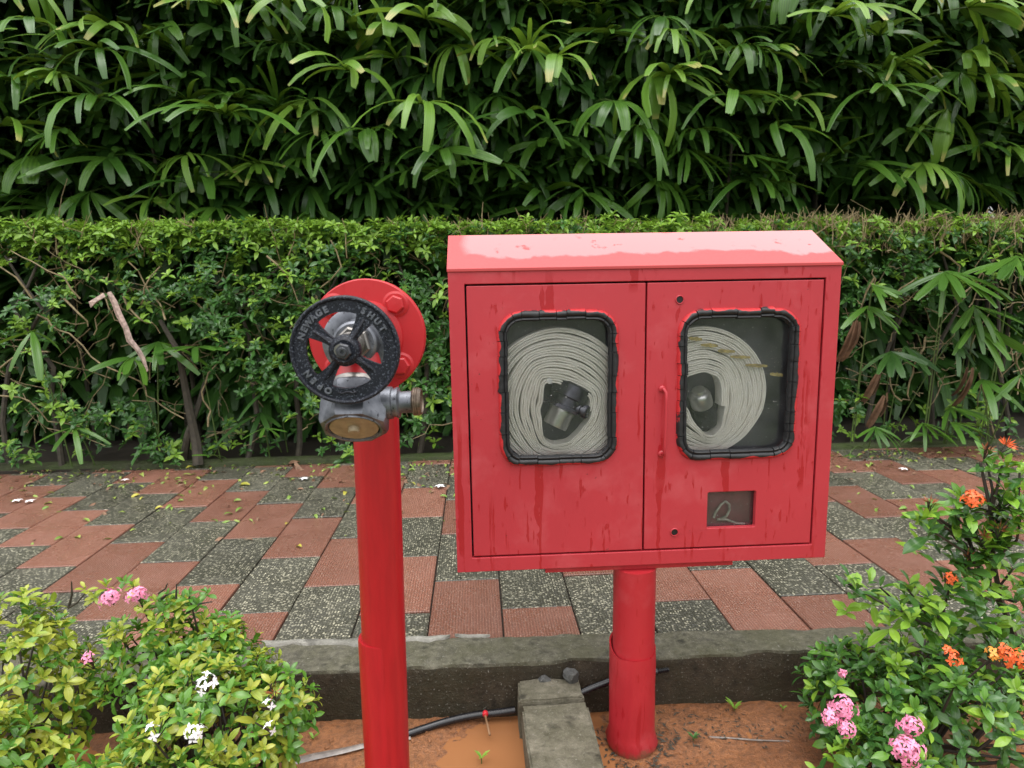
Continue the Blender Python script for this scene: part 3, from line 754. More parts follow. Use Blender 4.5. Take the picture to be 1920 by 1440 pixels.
def gasket(win, rg, parent):
    x0, x1, z0, z1, r = win
    outer, per = loop_resample(rrect(x0, x1, z0, z1, r, 10), 300); n = len(outer)
    cuts = set(); s = 0
    while s < n: s += int(rg.uniform(5, 17)); cuts.add(s % n)
    mb = MB(); edge = []
    prof_ = [(-.003, .004, 1.), (0., -.006, 1.), (.004, -.0115, .9), (.009, -.0128, .5), (.014, -.0112, .1), (.0165, -.0062, 0), (.018, -.0085, 0), (.0220, -.0095, 0), (.0250, -.006, 0), (.026, .006, 0)]
    K = len(prof_); runs = []; cur = []
    for i in range(n+1):
        cur.append(i % n)
        if (i % n in cuts and i) or i == n: runs.append(cur); cur = [i % n]
    for run in runs:
        if len(run) < 2: continue
        dj = rg.normal(0, .0012); ds = rg.normal(0, .0009); base = len(mb.v)
        for q, i in enumerate(run):
            p = outer[i]; t_ = (outer[(i+1) % n]-outer[i-1]).normalized(); nrm = Vector((-t_.z, 0, t_.x))      # inward for a counter clockwise loop
            e = 0
            if q == 0: p = p+t_*per/n*.22
            if q == len(run)-1: p = p-t_*per/n*.22
            for (w, y, ed_) in prof_:
                wob = .0012*nz(p.x*60, w*90, p.z*60)
                mb.v.append((p.x+nrm.x*(w+ds), BY0+.002+y+dj*(y < 0)+wob, p.z+nrm.z*(w+ds))); edge.append(ed_)
        for q in range(len(run)-1):
            for j in range(K-1): mb.f.append((base+q*K+j, base+(q+1)*K+j, base+(q+1)*K+j+1, base+q*K+j+1))
        mb.f.append(tuple(base+j for j in range(K))); mb.f.append(tuple(base+(len(run)-1)*K+j for j in range(K-1, -1, -1)))
    # unbroken strip under the pieces
    base = len(mb.v)
    for i in range(n):
        p = outer[i]; t_ = (outer[(i+1) % n]-outer[i-1]).normalized(); nrm = Vector((-t_.z, 0, t_.x))
        for w, y in ((-.001, .003), (.003, -.004), (.014, -.005), (.0235, -.003), (.025, .004)):
            mb.v.append((p.x+nrm.x*w, BY0+.002+y, p.z+nrm.z*w)); edge.append(0)
    for i in range(n):
        i2 = (i+1) % n
        for j in range(4): mb.f.append((base+i*5+j, base+i2*5+j, base+i2*5+j+1, base+i*5+j+1))
    o = mb.build('gasket', M['rubber'], parent, smooth=True, auto=50)
    at = o.data.attributes.new('edge', 'FLOAT', 'POINT'); at.data.foreach_set('value', np.array(edge, np.float32)); return o
def shrink(w, d): return rrect(w[0]+d, w[1]-d, w[2]+d, w[3]-d, w[4]-d*.6)
def door(xa, xb, win, holes, seed):
    mb = plate([(xa, DZ[0]), (xb, DZ[0]), (xb, DZ[1]), (xa, DZ[1])], [shrink(win, .012)]+holes, BY0+.0015, BY0+.0195)
    d_ = mb.build('door', M['door'], cab, bevel=.0022, seg=2)
    plate([(xa+.004, DZ[0]+.004), (xb-.004, DZ[0]+.004), (xb-.004, DZ[1]-.004), (xa+.004, DZ[1]-.004)], [shrink(win, -.002)]+([rrect(KW[0]-.018, KW[1]+.018, KW[2]-.018, KW[3]+.018, .004, 2)]+[circ(x, z, .014, 12) for x, z in lk] if holes else []), BY0+.0197, BY0+.0203).build('red_bounce_blocker', M['liner'], d_)  # added unseen grey sheet that keeps red door bounce off the couplings
    gasket(win, np.random.default_rng(seed), d_)
    pm = plate(shrink(win, .006), [], BY0+.0205, BY0+.0235); pm.build('pane', M['glass'], d_)
    return d_
lk = [(.538, -.052), (.537, -.695)]
dl = door(DX[0], DX[1], WL, [], 3)
dr = door(DX[2], DX[3], WR, [rrect(KW[0], KW[1], KW[2], KW[3], .005, 3)]+[circ(x, z, .0092, 18) for x, z in lk], 8)
for x, z in lk:
    mb = MB(); mb.lathe([(.0118, .0014), (.0120, -.0008), (.0108, -.0020), (.0094, -.0018), (.0089, .002)], (x, BY0, z), (0, 1, 0), 28); mb.lathe([(.0090, .004), (.0090, .012), (0, .0122)], (x, BY0, z), (0, 1, 0), 20)
    o = mb.build('lock_hole', M['door'], dr, smooth=True)
    mb = MB(); mb.lathe([(.0091, .0022), (.0091, .0012), (0, .0011)], (x, BY0, z), (0, 1, 0), 20); mb.build('lock_hole_shade', M['black'], dr)  # black disc painting in the darkness of the hole
mb = MB(); hx = .4965
mb.tube([(hx-.002, BY0+.002, -.290), (hx-.001, BY0-.016, -.288), (hx+.003, BY0-.021, -.296), (hx+.004, BY0-.021, -.32), (hx+.003, BY0-.020, -.44), (hx+.002, BY0-.018, -.462), (hx, BY0-.008, -.4675), (hx-.001, BY0+.002, -.468)], .0044, 10)
mb.lathe([(.009, 0.0012), (.009, -.004), (.006, -.007)], (hx-.002, BY0, -.289), (0, 1, 0), 12); mb.lathe([(.009, 0.0012), (.009, -.004), (.006, -.007)], (hx-.001, BY0, -.468), (0, 1, 0), 12)
mb.build('handle', M['door'], dr, smooth=True)
# little break-glass window with the bent wire behind it
pm = plate([(KW[0]-.008, KW[2]-.008), (KW[1]+.008, KW[2]-.008), (KW[1]+.008, KW[3]+.008), (KW[0]-.008, KW[3]+.008)], [], BY0+.0205, BY0+.0225); pm.build('pane', M['glass'], dr)
mb = MB(); mb.box((KW[0]-.012, BY0+.041, KW[2]-.012), (KW[1]+.012, BY0+.043, KW[3]+.012)); mb.box((KW[0]-.012, BY0+.0228, KW[2]-.013), (KW[1]+.012, BY0+.0408, KW[2]-.011)); mb.box((KW[0]-.012, BY0+.0228, KW[3]+.011), (KW[1]+.012, BY0+.0408, KW[3]+.013))
mb.box((KW[0]-.0145, BY0+.0228, KW[2]-.013), (KW[0]-.0125, BY0+.043, KW[3]+.013)); mb.box((KW[1]+.0125, BY0+.0228, KW[2]-.013), (KW[1]+.0145, BY0+.043, KW[3]+.013)); mb.build('key_box', M['keybox'], dr)
loopw = [P(u, v, BY0+.03) for u, v in ((1338, 971), (1341, 962), (1352, 946), (1360, 940), (1367, 945), (1368, 956), (1362, 968), (1350, 973), (1345, 974), (1362, 974), (1380, 981), (1396, 982))]
mb = MB(); mb.tube(loopw, .0036, 8); mb.build('bent_wire', M['wire'], dr, smooth=True)
# short yellow dabs on the inside of the right pane
for i, (u, v, l) in enumerate(((1304, 634, 26), (1330, 646, 34), (1362, 657, 34), (1388, 668, 40), (1418, 684, 44), (1456, 701, 26))):
    p = P(u, v, BY0+.0245); mb = MB(); n_ = 9; vs = []; fs = []
    for q in range(n_+1):
        x = p.x-.5*l*.0014+l*.0014*q/n_; z = p.z-.004*q/n_+.0016*nz(q*.9, i, 1); h = .0052*(.5+.5*math.sin(math.pi*(q+.4)/(n_+.8)))*(.8+.8*abs(nz(q*1.3, i*3, 2)))
        vs += [(x, BY0+.0240, z-h), (x, BY0+.0240, z+h), (x, BY0+.0246, z-h), (x, BY0+.0246, z+h)]
    for q in range(n_):
        a_ = q*4; b_ = a_+4; fs += [(a_, b_, b_+1, a_+1), (a_+2, a_+3, b_+3, b_+2), (a_, a_+2, b_+2, b_), (a_+1, b_+1, b_+3, a_+3)]
    mb.add(vs, fs); mb.build('yellow_marking', M['yellow'], dr)
# bracket, post, sleeve
mb = MB(); mb.box((.176, 1.715, -.806), (.712, 1.82, BZ0-.0005)); mb.build('bracket_plate', M['post'], cab, bevel=.001)
PX, PY = .435, 1.742
mb = MB(); mb.tube([(PX-.004, PY, -1.43), (PX, PY, -1.1), (PX+.001, PY, -.8063)], .0605, 44); mb.build('post', M['post'], cab, smooth=True)
zs = P(1187, 1222, 1.70).z; vs = []; nn = 60; rows = 14
for i in range(rows+1):
    t = i/rows
    for j in range(nn):
        a = 2*math.pi*j/nn; top = zs+.020*math.sin(a)+.004*math.sin(3*a)            # the tin sleeve was cut crooked
        z = -1.43+(top+1.43)*t
        r = .0672+.0022*nz(math.cos(a)*2, math.sin(a)*2, z*12)+.010*math.exp(-((z+1.355)/.018)**2)+(.004*nz(math.cos(a)*4, math.sin(a)*4, 3) if z < -1.34 else 0)+(-.001 if i == rows else 0)
        seam = .0022*math.exp(-((a-4.45-.9*(z+1.2))/.06)**2); r += seam
        vs.append((PX-.003+r*math.cos(a), PY+r*math.sin(a), z))
for j in range(nn):
    a = 2*math.pi*j/nn; vs.append((PX-.003+.0612*math.cos(a), PY+.0612*math.sin(a), zs+.020*math.sin(a)+.004*math.sin(3*a)-.004))
fs = [(i*nn+j, i*nn+(j+1) % nn, (i+1)*nn+(j+1) % nn, (i+1)*nn+j) for i in range(rows+1) for j in range(nn)]
mb = MB(); mb.add(vs, fs); mb.build('post_sleeve', M['sleeve'], cab, smooth=True, auto=60)

# ------------------------------------------------------------------ rolled hoses behind the panes
def poly_r(poly, c, th):
    d = Vector((math.cos(th), math.sin(th))); best = None
    for i in range(len(poly)):
        a = Vector(poly[i])-c; b = Vector(poly[(i+1) % len(poly)])-c; e = b-a; den = d.x*e.y-d.y*e.x
        if abs(den) < 1e-9: continue
        t = (a.x*e.y-a.y*e.x)/den; s = (a.x*d.y-a.y*d.x)/den
        if t > 0 and -1e-6 <= s <= 1+1e-6: best = t if best is None else min(best, t)
    return best
def coil(inner_px, c_px, outer_c, outer_r, turns, label, seed, start=0.):
    Yf = 1.738; rg = np.random.default_rng(seed)
    cc = P(*c_px, Yf); c = Vector((cc.x, cc.z)); poly = [(P(u, v, Yf).x, P(u, v, Yf).z) for u, v in inner_px]
    N = 96; rin = np.array([poly_r(poly, c, 2*math.pi*i/N) for i in range(N)])
    ker = np.array([1, 2, 3, 2, 1])/9.; rin = sum(np.roll(rin, s-2)*ker[s] for s in range(5))
    oc = P(*outer_c, Yf); o = Vector((oc.x, oc.z))
    ov = [(o.x+outer_r[0]*math.cos(2*math.pi*i/180), o.y+outer_r[1]*math.sin(2*math.pi*i/180)) for i in range(180)]
    rout = np.array([poly_r(ov, c, 2*math.pi*i/N) for i in range(N)])
    th_ = thing('fire_hose', label, 'fire hose', (o.x, Yf+.03, o.y))
    # cross section across (radial h, depth y): two layers of flat hose, a seam between them
    sec = [(-.50, .050), (-.50, .004), (-.40, .0005), (-.24, 0), (-.09, .0012), (0., .0065), (.09, .0012), (.24, 0), (.40, .0005), (.50, .004), (.50, .050)]
    path = []; T = int(turns*N); off = rg.normal(0, .003, int(turns)+3)
    for i in range(T+1):
        k = i % N; s = (i/N)/turns; r0 = rin[k]; r1 = rout[k]
        sm = rin*(1-s)+rout*s
        r = r0*(1-s)+r1*s; a = 2*math.pi*(i/N)
        r += .0034*nz(math.cos(a)*2, math.sin(a)*2, s*9)
        tn = i//N; f = i/N-tn; dy = off[tn]*(1-f)+off[tn+1]*f + .0028*nz(math.cos(a)*1.5, math.sin(a)*1.5, tn*1.7)+.012*s**3
        path.append((c.x+r*math.cos(a), c.y+r*math.sin(a), dy, (rout[k]-rin[k])/turns))
    mb = MB(); K = len(sec); vs = []
    for i, (x, z, dy, pitch) in enumerate(path):
        a_, b_ = path[max(0, i-1)], path[min(T, i+1)]; t = Vector((b_[0]-a_[0], b_[1]-a_[1])).normalized(); nr = Vector((t.y, -t.x))
        th = min(.0145, pitch*.84)
        for h, y in sec: vs.append((x+nr.x*h*th, Yf+y+dy, z+nr.y*h*th))
    fs = [(i*K+j, i*K+j+1, (i+1)*K+j+1, (i+1)*K+j) for i in range(T) for j in range(K-1)]+[(i*K+K-1, i*K, (i+1)*K, (i+1)*K+K-1) for i in range(T)]
    mb.add(vs, fs); mb.build('hose_coil', M['hose'], th_, smooth=True, auto=60); return th_
h1 = coil([(1020, 716), (1044, 717), (1106, 741), (1109, 752), (1100, 788), (1066, 828), (1040, 832), (1021, 822), (1015, 775)], (1056, 772), (1050, 752), (.196, .196), 9.5, 'rolled cream fire hose behind the left cabinet window', 5)
h2 = coil([(1286, 706), (1322, 696), (1350, 706), (1356, 730), (1353, 796), (1338, 817), (1322, 814), (1302, 786), (1280, 748)], (1322, 762), (1316, 738), (.186, .182), 9.5, 'rolled cream fire hose behind the right cabinet window', 9)
# couplings in the middle of the rolls
p = P(1040, 790, 1.765); ax = Vector((-.45, -.1, -.88))
mb = MB(); q = P(1066, 744, 1.770); mb.lathe([(.001, -.041), (.046, -.04), (.054, -.034), (.054, .0), (.050, .004), (.050, .026), (.056, .028), (.056, .037), (.042, .0385)], q, ax, 32); mb.build('coupling_body', M['nozzle'], h1, smooth=True)
mb = MB(); mb.lathe([(.036, .037), (.037, .045), (.035, .05), (.035, .085), (.033, .09)], q, ax, 32); mb.build('coupling_ring', M['alu'], h1, smooth=True)
mb = MB(); q2 = P(1076, 764, 1.742); ax2 = Vector((.80, -.55, -.25)); mb.lathe([(.017, 0), (.0165, .022), (.013, .024), (.013, .03), (.018, .031), (.0185, .04), (.0165, .042), (.012, .0415), (.011, .039), (0, .0385)], q2, ax2, 24); mb.build('coupling_lug', M['nozzle'], h1, smooth=True)
mb = MB(); q = P(1318, 765, 1.775); ax = Vector((-.35, -.35, .87)); mb.lathe([(.030, -.055), (.034, -.03), (.035, 0), (.031, .01)], q, ax, 32); mb.build('coupling_body', M['nozzle'], h2, smooth=True)
mb = MB(); mb.lathe([(.030, .011), (.031, .02), (.0305, .045), (.026, .055), (.020, .058), (.018, .066), (0, .067)], q, ax, 32); mb.build('coupling_ring', M['alu'], h2, smooth=True)
for hh, (u, v) in ((h1, (1029, 713)), (h2, (1341, 698))):
    q = P(u, v, 1.75); mb = MB(); mb.lathe([(.0085, .1), (.0085, .001), (.0075, 0), (0, -.0002)], (q.x, 1.736 if hh is h1 else 1.742, q.z), (0, 1, 0), 20); o = mb.build('hook_pin', M['white'], cab, smooth=True)
#@@VEG
# ------------------------------------------------------------------ lady palms behind the hedge
def palm_prof(t): return (.34+.66*min(1, t/.32)) if t < .32 else (1. if t < .72 else 1-.45*((t-.72)/.28)**1.6)
PALM_T = []
for i in range(16):
    L = rng.uniform(.38, .62); W = rng.uniform(.036, .070)
    PALM_T.append(leaf_tpl(L, W, palm_prof, 6, .10, rng.uniform(.05, .5), rng.uniform(-1.45, -.25), 5, .0022, .0))
PALM_W = [leaf_tpl(rng.uniform(.26, .38), rng.uniform(.08, .115), lambda t: (.25+.75*min(1, t/.5)**.7) if t < .5 else 1-.35*((t-.5)/.5)**2, 6, .10, .1, -1.2, 7, .002, 0.) for _ in range(3)]
PALM_S = [leaf_tpl(rng.uniform(.30, .42), rng.uniform(.035, .055), palm_prof, 6, .15, rng.uniform(-.1, .25), rng.uniform(-.7, -.2), 5, .0018, 0.) for _ in range(4)]
PM = {k: [tpl_mesh('leaflet', t, M[k]) for t in PALM_T] for k in ('palm', 'palm_light')}
PMW = {k: [tpl_mesh('leaflet', t, M[k]) for t in PALM_W] for k in ('palm', 'palm_light')}
PMS = {k: [tpl_mesh('leaflet', t, M[k]) for t in PALM_S] for k in ('palm', 'palm_light', 'palm_shade')}
def fan_dirs(head, tilt, n, spread, rg):
    """heading (azimuth of the blade, 0 = towards -y), tilt (slope of the blade); directions of its leaflets"""
    f = np.array([math.sin(head)*math.cos(tilt), -math.cos(head)*math.cos(tilt), math.sin(tilt)])
    s = np.array([math.cos(head), math.sin(head), 0.])
    out = []
    for i in range(n):
        th = spread*(-1+2*(i+.5)/n)+rg.normal(0, .07)
        d = f*math.cos(th)+s*math.sin(th); out.append(d)
    return out
def fan_leaf(palm, hub, head, tilt, n, spread, rg, mk, root, scale=1., straight=False, wide=.1):
    mb = MB(); h = Vector(hub); r = Vector(root); m = r.lerp(h, .55)+Vector((0, 0, .10*scale))
    pts = [(r*(1-t)**2+m*2*t*(1-t)+h*t*t) for t in (0, .25, .5, .75, 1)]
    mb.tube(pts, [.005, .0045, .004, .0038, .0055], 5, True)
    o = mb.build('fan_leaf', M['petiole'], palm, smooth=True)
    org = wloc(palm)
    lib = PMS if straight else (PMW if rg.random() < wide else PM)
    n_ = n if lib is not PMW else max(4, n-3)
    for d in fan_dirs(head, tilt, n_, spread, rg):
        me = lib[mk][rg.integers(len(lib[mk]))]
        c = bpy.data.objects.new('leaflet', me); link(c, o)
        up = unit(np.array([0, -.25, 1.])+rg.normal(0, .32, 3))
        m3 = frame(np.array(h-org), d, up, scale*rg.uniform(.75, 1.15)); m3[:, 1] *= rg.uniform(.8, 1.2)
        c.matrix_local = mat4(m3)
def fan_mats(hub, head, tilt, n, spread, rg, scale):
    res = []
    for d in fan_dirs(head, tilt, n, spread, rg):
        res.append(frame(np.array(hub), d, unit(np.array([0, -.1, 1.])+rg.normal(0, .2, 3)), scale*rg.uniform(.75, 1.15)))
    return res
palms = []
PALM_LABELS = ((-3.75, 'lady palm behind the hedge at the far left edge'), (-3.0, 'second lady palm from the left behind the hedge'), (-2.2, 'lady palm behind the hedge above the pale dead sheath'), (-1.45, 'lady palm behind the hedge up and left of the black handwheel'), (-.75, 'lady palm behind the hedge straight above the black handwheel'),
    (-.05, 'lady palm behind the hedge above the left edge of the red cabinet'), (.65, 'lady palm with a big pale star shaped leaf above the left cabinet window'), (1.35, 'lady palm behind the hedge above the right cabinet window'), (2.1, 'lady palm behind the hedge above the right corner of the cabinet roof'), (2.85, 'lady palm behind the hedge just right of the cabinet'), (3.6, 'lady palm with bright outward fronds in the upper right corner'), (4.4, 'last lady palm of the row cut by the right edge'))
for x, lab in PALM_LABELS:
    t = thing('lady_palm', lab, 'palm', (x, 5.35+rng.uniform(-.1, .1), PZ), 'lady palms behind the hedge')
    palms.append(t)
    for k in range(6):
        bx, by = t.location.x+rng.uniform(-.3, .3), t.location.y+rng.uniform(-.2, .35); h = rng.uniform(1.6, 2.6); lx = rng.normal(0, .12); mb = MB()
        mb.tube([(bx, by, PZ-.05), (bx+lx*.4, by-.02, PZ+h*.5), (bx+lx, by-.08, PZ+h)], [.017, .015, .012], 7); mb.build('cane', M['cane'], t, smooth=True)
def nearest_palm(x): return min(palms, key=lambda p: abs(p.location.x-x))
rg = np.random.default_rng(21)
FRONT = []
for zi in range(9):
    zc = .50+.205*zi
    for xi in range(20):
        x = -3.85+xi*.445+(.22 if zi % 2 else 0)+rg.normal(0, .09); z = zc+rg.normal(0, .07)
        bulge = .16*nz(x, z, 4, 1.1)
        y = 5.10-.34*min(1, max(0, (z-.45)/1.15))+bulge+rg.normal(0, .05)
        if zi < 2 and rg.random() < .3: continue
        if x > 2.7: y -= .35*(x-2.7)/1.4*min(1., (z-.1)/.6)
        FRONT.append((x, y, z))
# a few leaves the photograph shows clearly
KEY = [(1040, 110, 4.56, 0.05, .12, 7, 1.05, .5), (190, 92, 4.66, .1, -.05, 8, 1.25, .0), (425, 215, 4.66, .3, .1, 10, 1.45, .0), (60, 38, 4.64, .1, .1, 6, 1.4, .0), (410, 8, 4.62, 0, .1, 6, 1.3, 1), (870, -30, 4.6, 0, 0, 6, 1.0, 1), (1650, 172, 4.55, 0, .0, 7, 1.2, 0),
       (1370, 182, 4.65, .25, .0, 6, 1.3, 0), (1460, 240, 4.66, .4, -.1, 7, 1.2, 0), (985, 212, 4.68, -.2, -.1, 6, 1.2, 0), (830, 280, 4.7, .1, -.2, 7, 1.1, 0), (1150, 190, 4.7, -.2, -.1, 6, 1.0, 0), (650, 130, 4.66, 0, .05, 6, 1.4, 1), (790, 195, 4.65, .1, .0, 6, 1.3, 1), (1195, 235, 4.7, .2, -.4, 8, .8, 0),
       (1330, -20, 4.58, .1, 0, 6, 1.0, 1), (1700, -15, 4.5, .3, .1, 7, 1.2, 1), (1560, 30, 4.55, .2, 0, 7, 1.2, 1), (545, 0, 4.62, 0, .0, 6, 1.1, 1), (690, 245, 4.7, -.2, -.1, 7, 1.2, 0), (180, 185, 4.7, .1, .0, 7, 1.4, 0)]
keypts = []
for (u, v, Y, hd, ti, n, sp, lt) in KEY:
    h = P(u, v, Y); keypts.append(h); pa = nearest_palm(h.x)
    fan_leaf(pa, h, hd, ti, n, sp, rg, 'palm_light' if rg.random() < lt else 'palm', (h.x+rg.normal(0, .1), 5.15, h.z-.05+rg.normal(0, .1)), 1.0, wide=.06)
for (x, y, z) in FRONT:
    if any((h.x-x)**2+(h.z-z)**2 < .17**2 for h in keypts): continue
    pa = nearest_palm(x); head = rg.normal(0, .5)+(.55 if x > 2.9 else 0); hi = min(1, max(0, (z-.5)/1.3))
    mk = 'palm_light' if rg.random() < .10+.34*hi+(.15 if x > 2.7 else 0) else 'palm'  # pale leaves likelier up high and far right, standing in for light there
    fan_leaf(pa, (x, y, z), head, rg.normal(-.10, .42), int(rg.integers(7, 11)), rg.uniform(1.0, 1.85), rg, mk, (x+rg.normal(0, .12), 5.35, z+rg.normal(-.05, .12)), rg.uniform(.75, 1.05), straight=rg.random() < .16)
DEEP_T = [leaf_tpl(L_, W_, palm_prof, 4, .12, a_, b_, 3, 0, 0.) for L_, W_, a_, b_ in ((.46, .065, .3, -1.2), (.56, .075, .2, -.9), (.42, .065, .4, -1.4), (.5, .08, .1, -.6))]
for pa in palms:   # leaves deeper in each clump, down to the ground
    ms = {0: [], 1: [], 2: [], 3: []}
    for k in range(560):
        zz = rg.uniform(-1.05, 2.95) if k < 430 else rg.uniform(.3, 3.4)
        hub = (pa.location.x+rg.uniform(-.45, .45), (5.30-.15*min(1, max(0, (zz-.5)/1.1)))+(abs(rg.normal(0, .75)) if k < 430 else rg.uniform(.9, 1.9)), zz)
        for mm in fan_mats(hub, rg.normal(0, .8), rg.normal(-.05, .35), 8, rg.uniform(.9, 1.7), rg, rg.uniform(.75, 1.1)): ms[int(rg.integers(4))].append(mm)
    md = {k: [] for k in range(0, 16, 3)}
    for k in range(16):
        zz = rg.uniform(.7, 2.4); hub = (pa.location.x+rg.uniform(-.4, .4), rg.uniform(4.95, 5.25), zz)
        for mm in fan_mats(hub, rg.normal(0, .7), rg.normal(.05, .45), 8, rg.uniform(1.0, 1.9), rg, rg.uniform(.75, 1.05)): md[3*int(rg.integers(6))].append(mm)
    bulk_obj('middle_foliage', [(PALM_T[k], np.array(m), rg.random(len(m))) for k, m in md.items() if m], M['palm_halfshade'], pa, 'stuff')
    bulk_obj('inner_foliage', [(DEEP_T[k], np.array(m), rg.random(len(m))) for k, m in ms.items()], M['palm_shade'], pa, 'stuff')
ms = {0: [], 1: [], 2: [], 3: []}      # the same planting going on to both sides of the picture
for k in range(1500):
    xx = rg.uniform(-7.2, -4.15) if k % 2 else rg.uniform(4.3, 7.4); zz = rg.uniform(-1.0, 2.9)
    for mm in fan_mats((xx, (5.15 if zz > .4 else 5.3)+abs(rg.normal(0, .6)), zz), rg.normal(0, .8), rg.normal(-.05, .4), 8, rg.uniform(.9, 1.7), rg, rg.uniform(.75, 1.1)): ms[int(rg.integers(4))].append(mm)
tag(bulk_obj('palm_thicket', [(DEEP_T[k], np.array(m), rg.random(len(m))) for k, m in ms.items()], M['palm_halfshade'], None), kind='stuff')
# ------------------------------------------------------------------ young palms in and under the hedge
def young(u, v, Y, n, L, head, tilt, mk, label, group, fans=1, spread=1.2):
    h = P(u, v, Y); t = thing('young_palm', label, 'palm', (h.x, Y+.12, PZ), group); 
    for k in range(fans):
        hh = h+Vector((rg.normal(0, .10)*(k > 0), rg.normal(0, .05), rg.normal(0, .10)*(k > 0)))
        fan_leaf(t, hh, head+rg.normal(0, .3)*(k > 0), tilt+rg.normal(0, .2)*(k > 0), n, spread, rg, mk, (h.x+rg.normal(0, .03), Y+.12, PZ+.02), L, straight=True)
for (u, v, Y, n, L, hd, ti, mk, k, lab) in ((70, 620, 4.28, 4, 1.0, .3, -.5, 'palm', 1, 'young palm with long strap leaves at the far left of the hedge'), (255, 668, 4.35, 6, .9, .2, -.1, 'palm', 2, 'young palm in the dark hedge gap behind the pale dead sheath'), (370, 650, 4.38, 6, .8, .1, .1, 'palm', 1, 'young palm with bright blades right of the pale dead sheath'),
        (140, 800, 4.3, 4, .7, .2, -.3, 'palm', 1, 'young palm low at the left foot of the hedge'), (520, 720, 4.5, 6, .8, 0, -.3, 'palm_shade', 2, 'dark young palm in the hedge left of the handwheel'), (500, 800, 4.35, 4, .6, .5, .0, 'palm', 1, 'small young palm at the hedge foot left of the pipe'), (400, 850, 4.3, 3, .45, .3, .6, 'palm', 1, 'stubby palm shoot leaning at the hedge foot beside the trunk'),
        (1640, 575, 4.25, 7, .75, .2, -.3, 'palm', 2, 'young palm in the hedge just right of the upper cabinet corner'), (1780, 510, 4.15, 6, 1.1, .3, -.35, 'palm', 2, 'young palm with the longest dark blades in the broken hedge'), (1830, 610, 4.2, 7, .95, 0, -.6, 'palm', 2, 'young palm in the middle of the broken hedge at the right'), (1900, 480, 4.15, 6, 1.0, -.2, -.4, 'palm', 2, 'young palm near the hedge top at the right edge'),
        (1640, 800, 4.12, 8, .55, 0, -.4, 'palm', 2, 'low young palm at the hedge foot right beside the cabinet'), (1720, 790, 4.2, 7, .6, .2, -.2, 'palm', 2, 'low young palm at the hedge foot between two others right of the cabinet'), (1800, 770, 4.15, 6, .7, .2, -.1, 'palm', 2, 'low young palm at the hedge foot behind the orange buds'), (1895, 700, 4.1, 6, .9, -.2, -.5, 'palm', 2, 'young palm with hanging blades at the right edge of the hedge'),
        (1700, 650, 4.35, 6, .8, .3, -.5, 'palm_shade', 3, 'dark young palm deep in the broken hedge right of the cabinet')):
    young(u, v, Y, n, L, hd, ti, mk, lab, 'young palms in the hedge', k)
# dead fronds
DEADT = [leaf_tpl(.34, .05, palm_prof, 6, .6, -1.1, -1.7, 5, .003, .06), leaf_tpl(.26, .045, palm_prof, 6, .8, -1.2, -1.5, 5, .003, .08)]
for i, (u, v, Y, n, lab) in enumerate(((1606, 600, 4.2, 3, 'dead brown frond hanging right beside the cabinet edge'), (1662, 740, 4.2, 3, 'dead brown frond hanging low in the hedge right of the cabinet'), (1822, 690, 4.15, 4, 'dead brown frond hanging under the long blades at the right'), (1650, 690, 4.25, 2, 'small dead brown frond between two larger ones right of the cabinet'))):
    h = P(u, v, Y); ms = [frame(np.array(h)+rg.normal(0, .01, 3), (rg.normal(0, .5), -.4, -.3), (0, -.6, .8), rg.uniform(.7, 1.1)) for _ in range(n)]
    o = bulk_obj('dead_frond', [(DEADT[i % 2], np.array(ms)-0, rg.random(n))], M['dead'], None)
    o.data.transform(Matrix.Translation(-h)); o.location = h
    tag(o, lab, 'dead frond', 'dead fronds in the hedge')

# ------------------------------------------------------------------ clipped hedge
def oval(t): return max(.08, math.sin(math.pi*min(1, .04+.96*t))**.75)
HL = [leaf_tpl(.062, .025, oval, 3, .35, .15, -.55), leaf_tpl(.052, .021, oval, 3, .3, .2, -.4)]
rg = np.random.default_rng(5)
ROS = [(rosette(int(n), rg, .05, 1.0), k) for n, k in ((7, 0), (8, 0), (6, 1), (9, 1), (7, 0))]
def ros_mesh(name, i, mat): r, k = ROS[i]; return bulk_mesh(name, [(HL[k], np.array(r), np.linspace(0, .5, len(r)))], mat)
HM = {m: [ros_mesh('leaf_sprig', i, M[m]) for i in range(5)] for m in ('hedge_new', 'hedge_old')}
hedge = thing('clipped_hedge', 'long clipped hedge with a leafy top and bare twigs along the paving', 'hedge', (.3, 4.7, PZ))
def hz(x): return .40-.012*x+.02*nz(x, 3, 1, 1.7)          # height of the clipped top
def hy(x): return 4.36-.03*x+.05*nz(x, 7, 2, 1.3)          # front of the hedge
SPR = []   # (pos, axis, new?, score)
def thin(x):  # how leafy: the right half is mostly bare twigs
    u = x
    return 1. if u < -.2 else (.55 if u < 1.9 else .42)
for _ in range(4700):         # top surface and the band just under it
    x = rg.uniform(-5.6, 5.8)
    if rg.random() > thin(x): continue
    if rg.random() < .45: y = hy(x)+rg.uniform(0, .75); z = hz(x)+rg.normal(0, .022)
    else: z = hz(x)-abs(rg.normal(0, .125)); y = hy(x)+rg.uniform(-.05, .12)+.10*rg.random()
    SPR.append((x, y, z, rg.random() < .95-2.2*(hz(x)-z)))
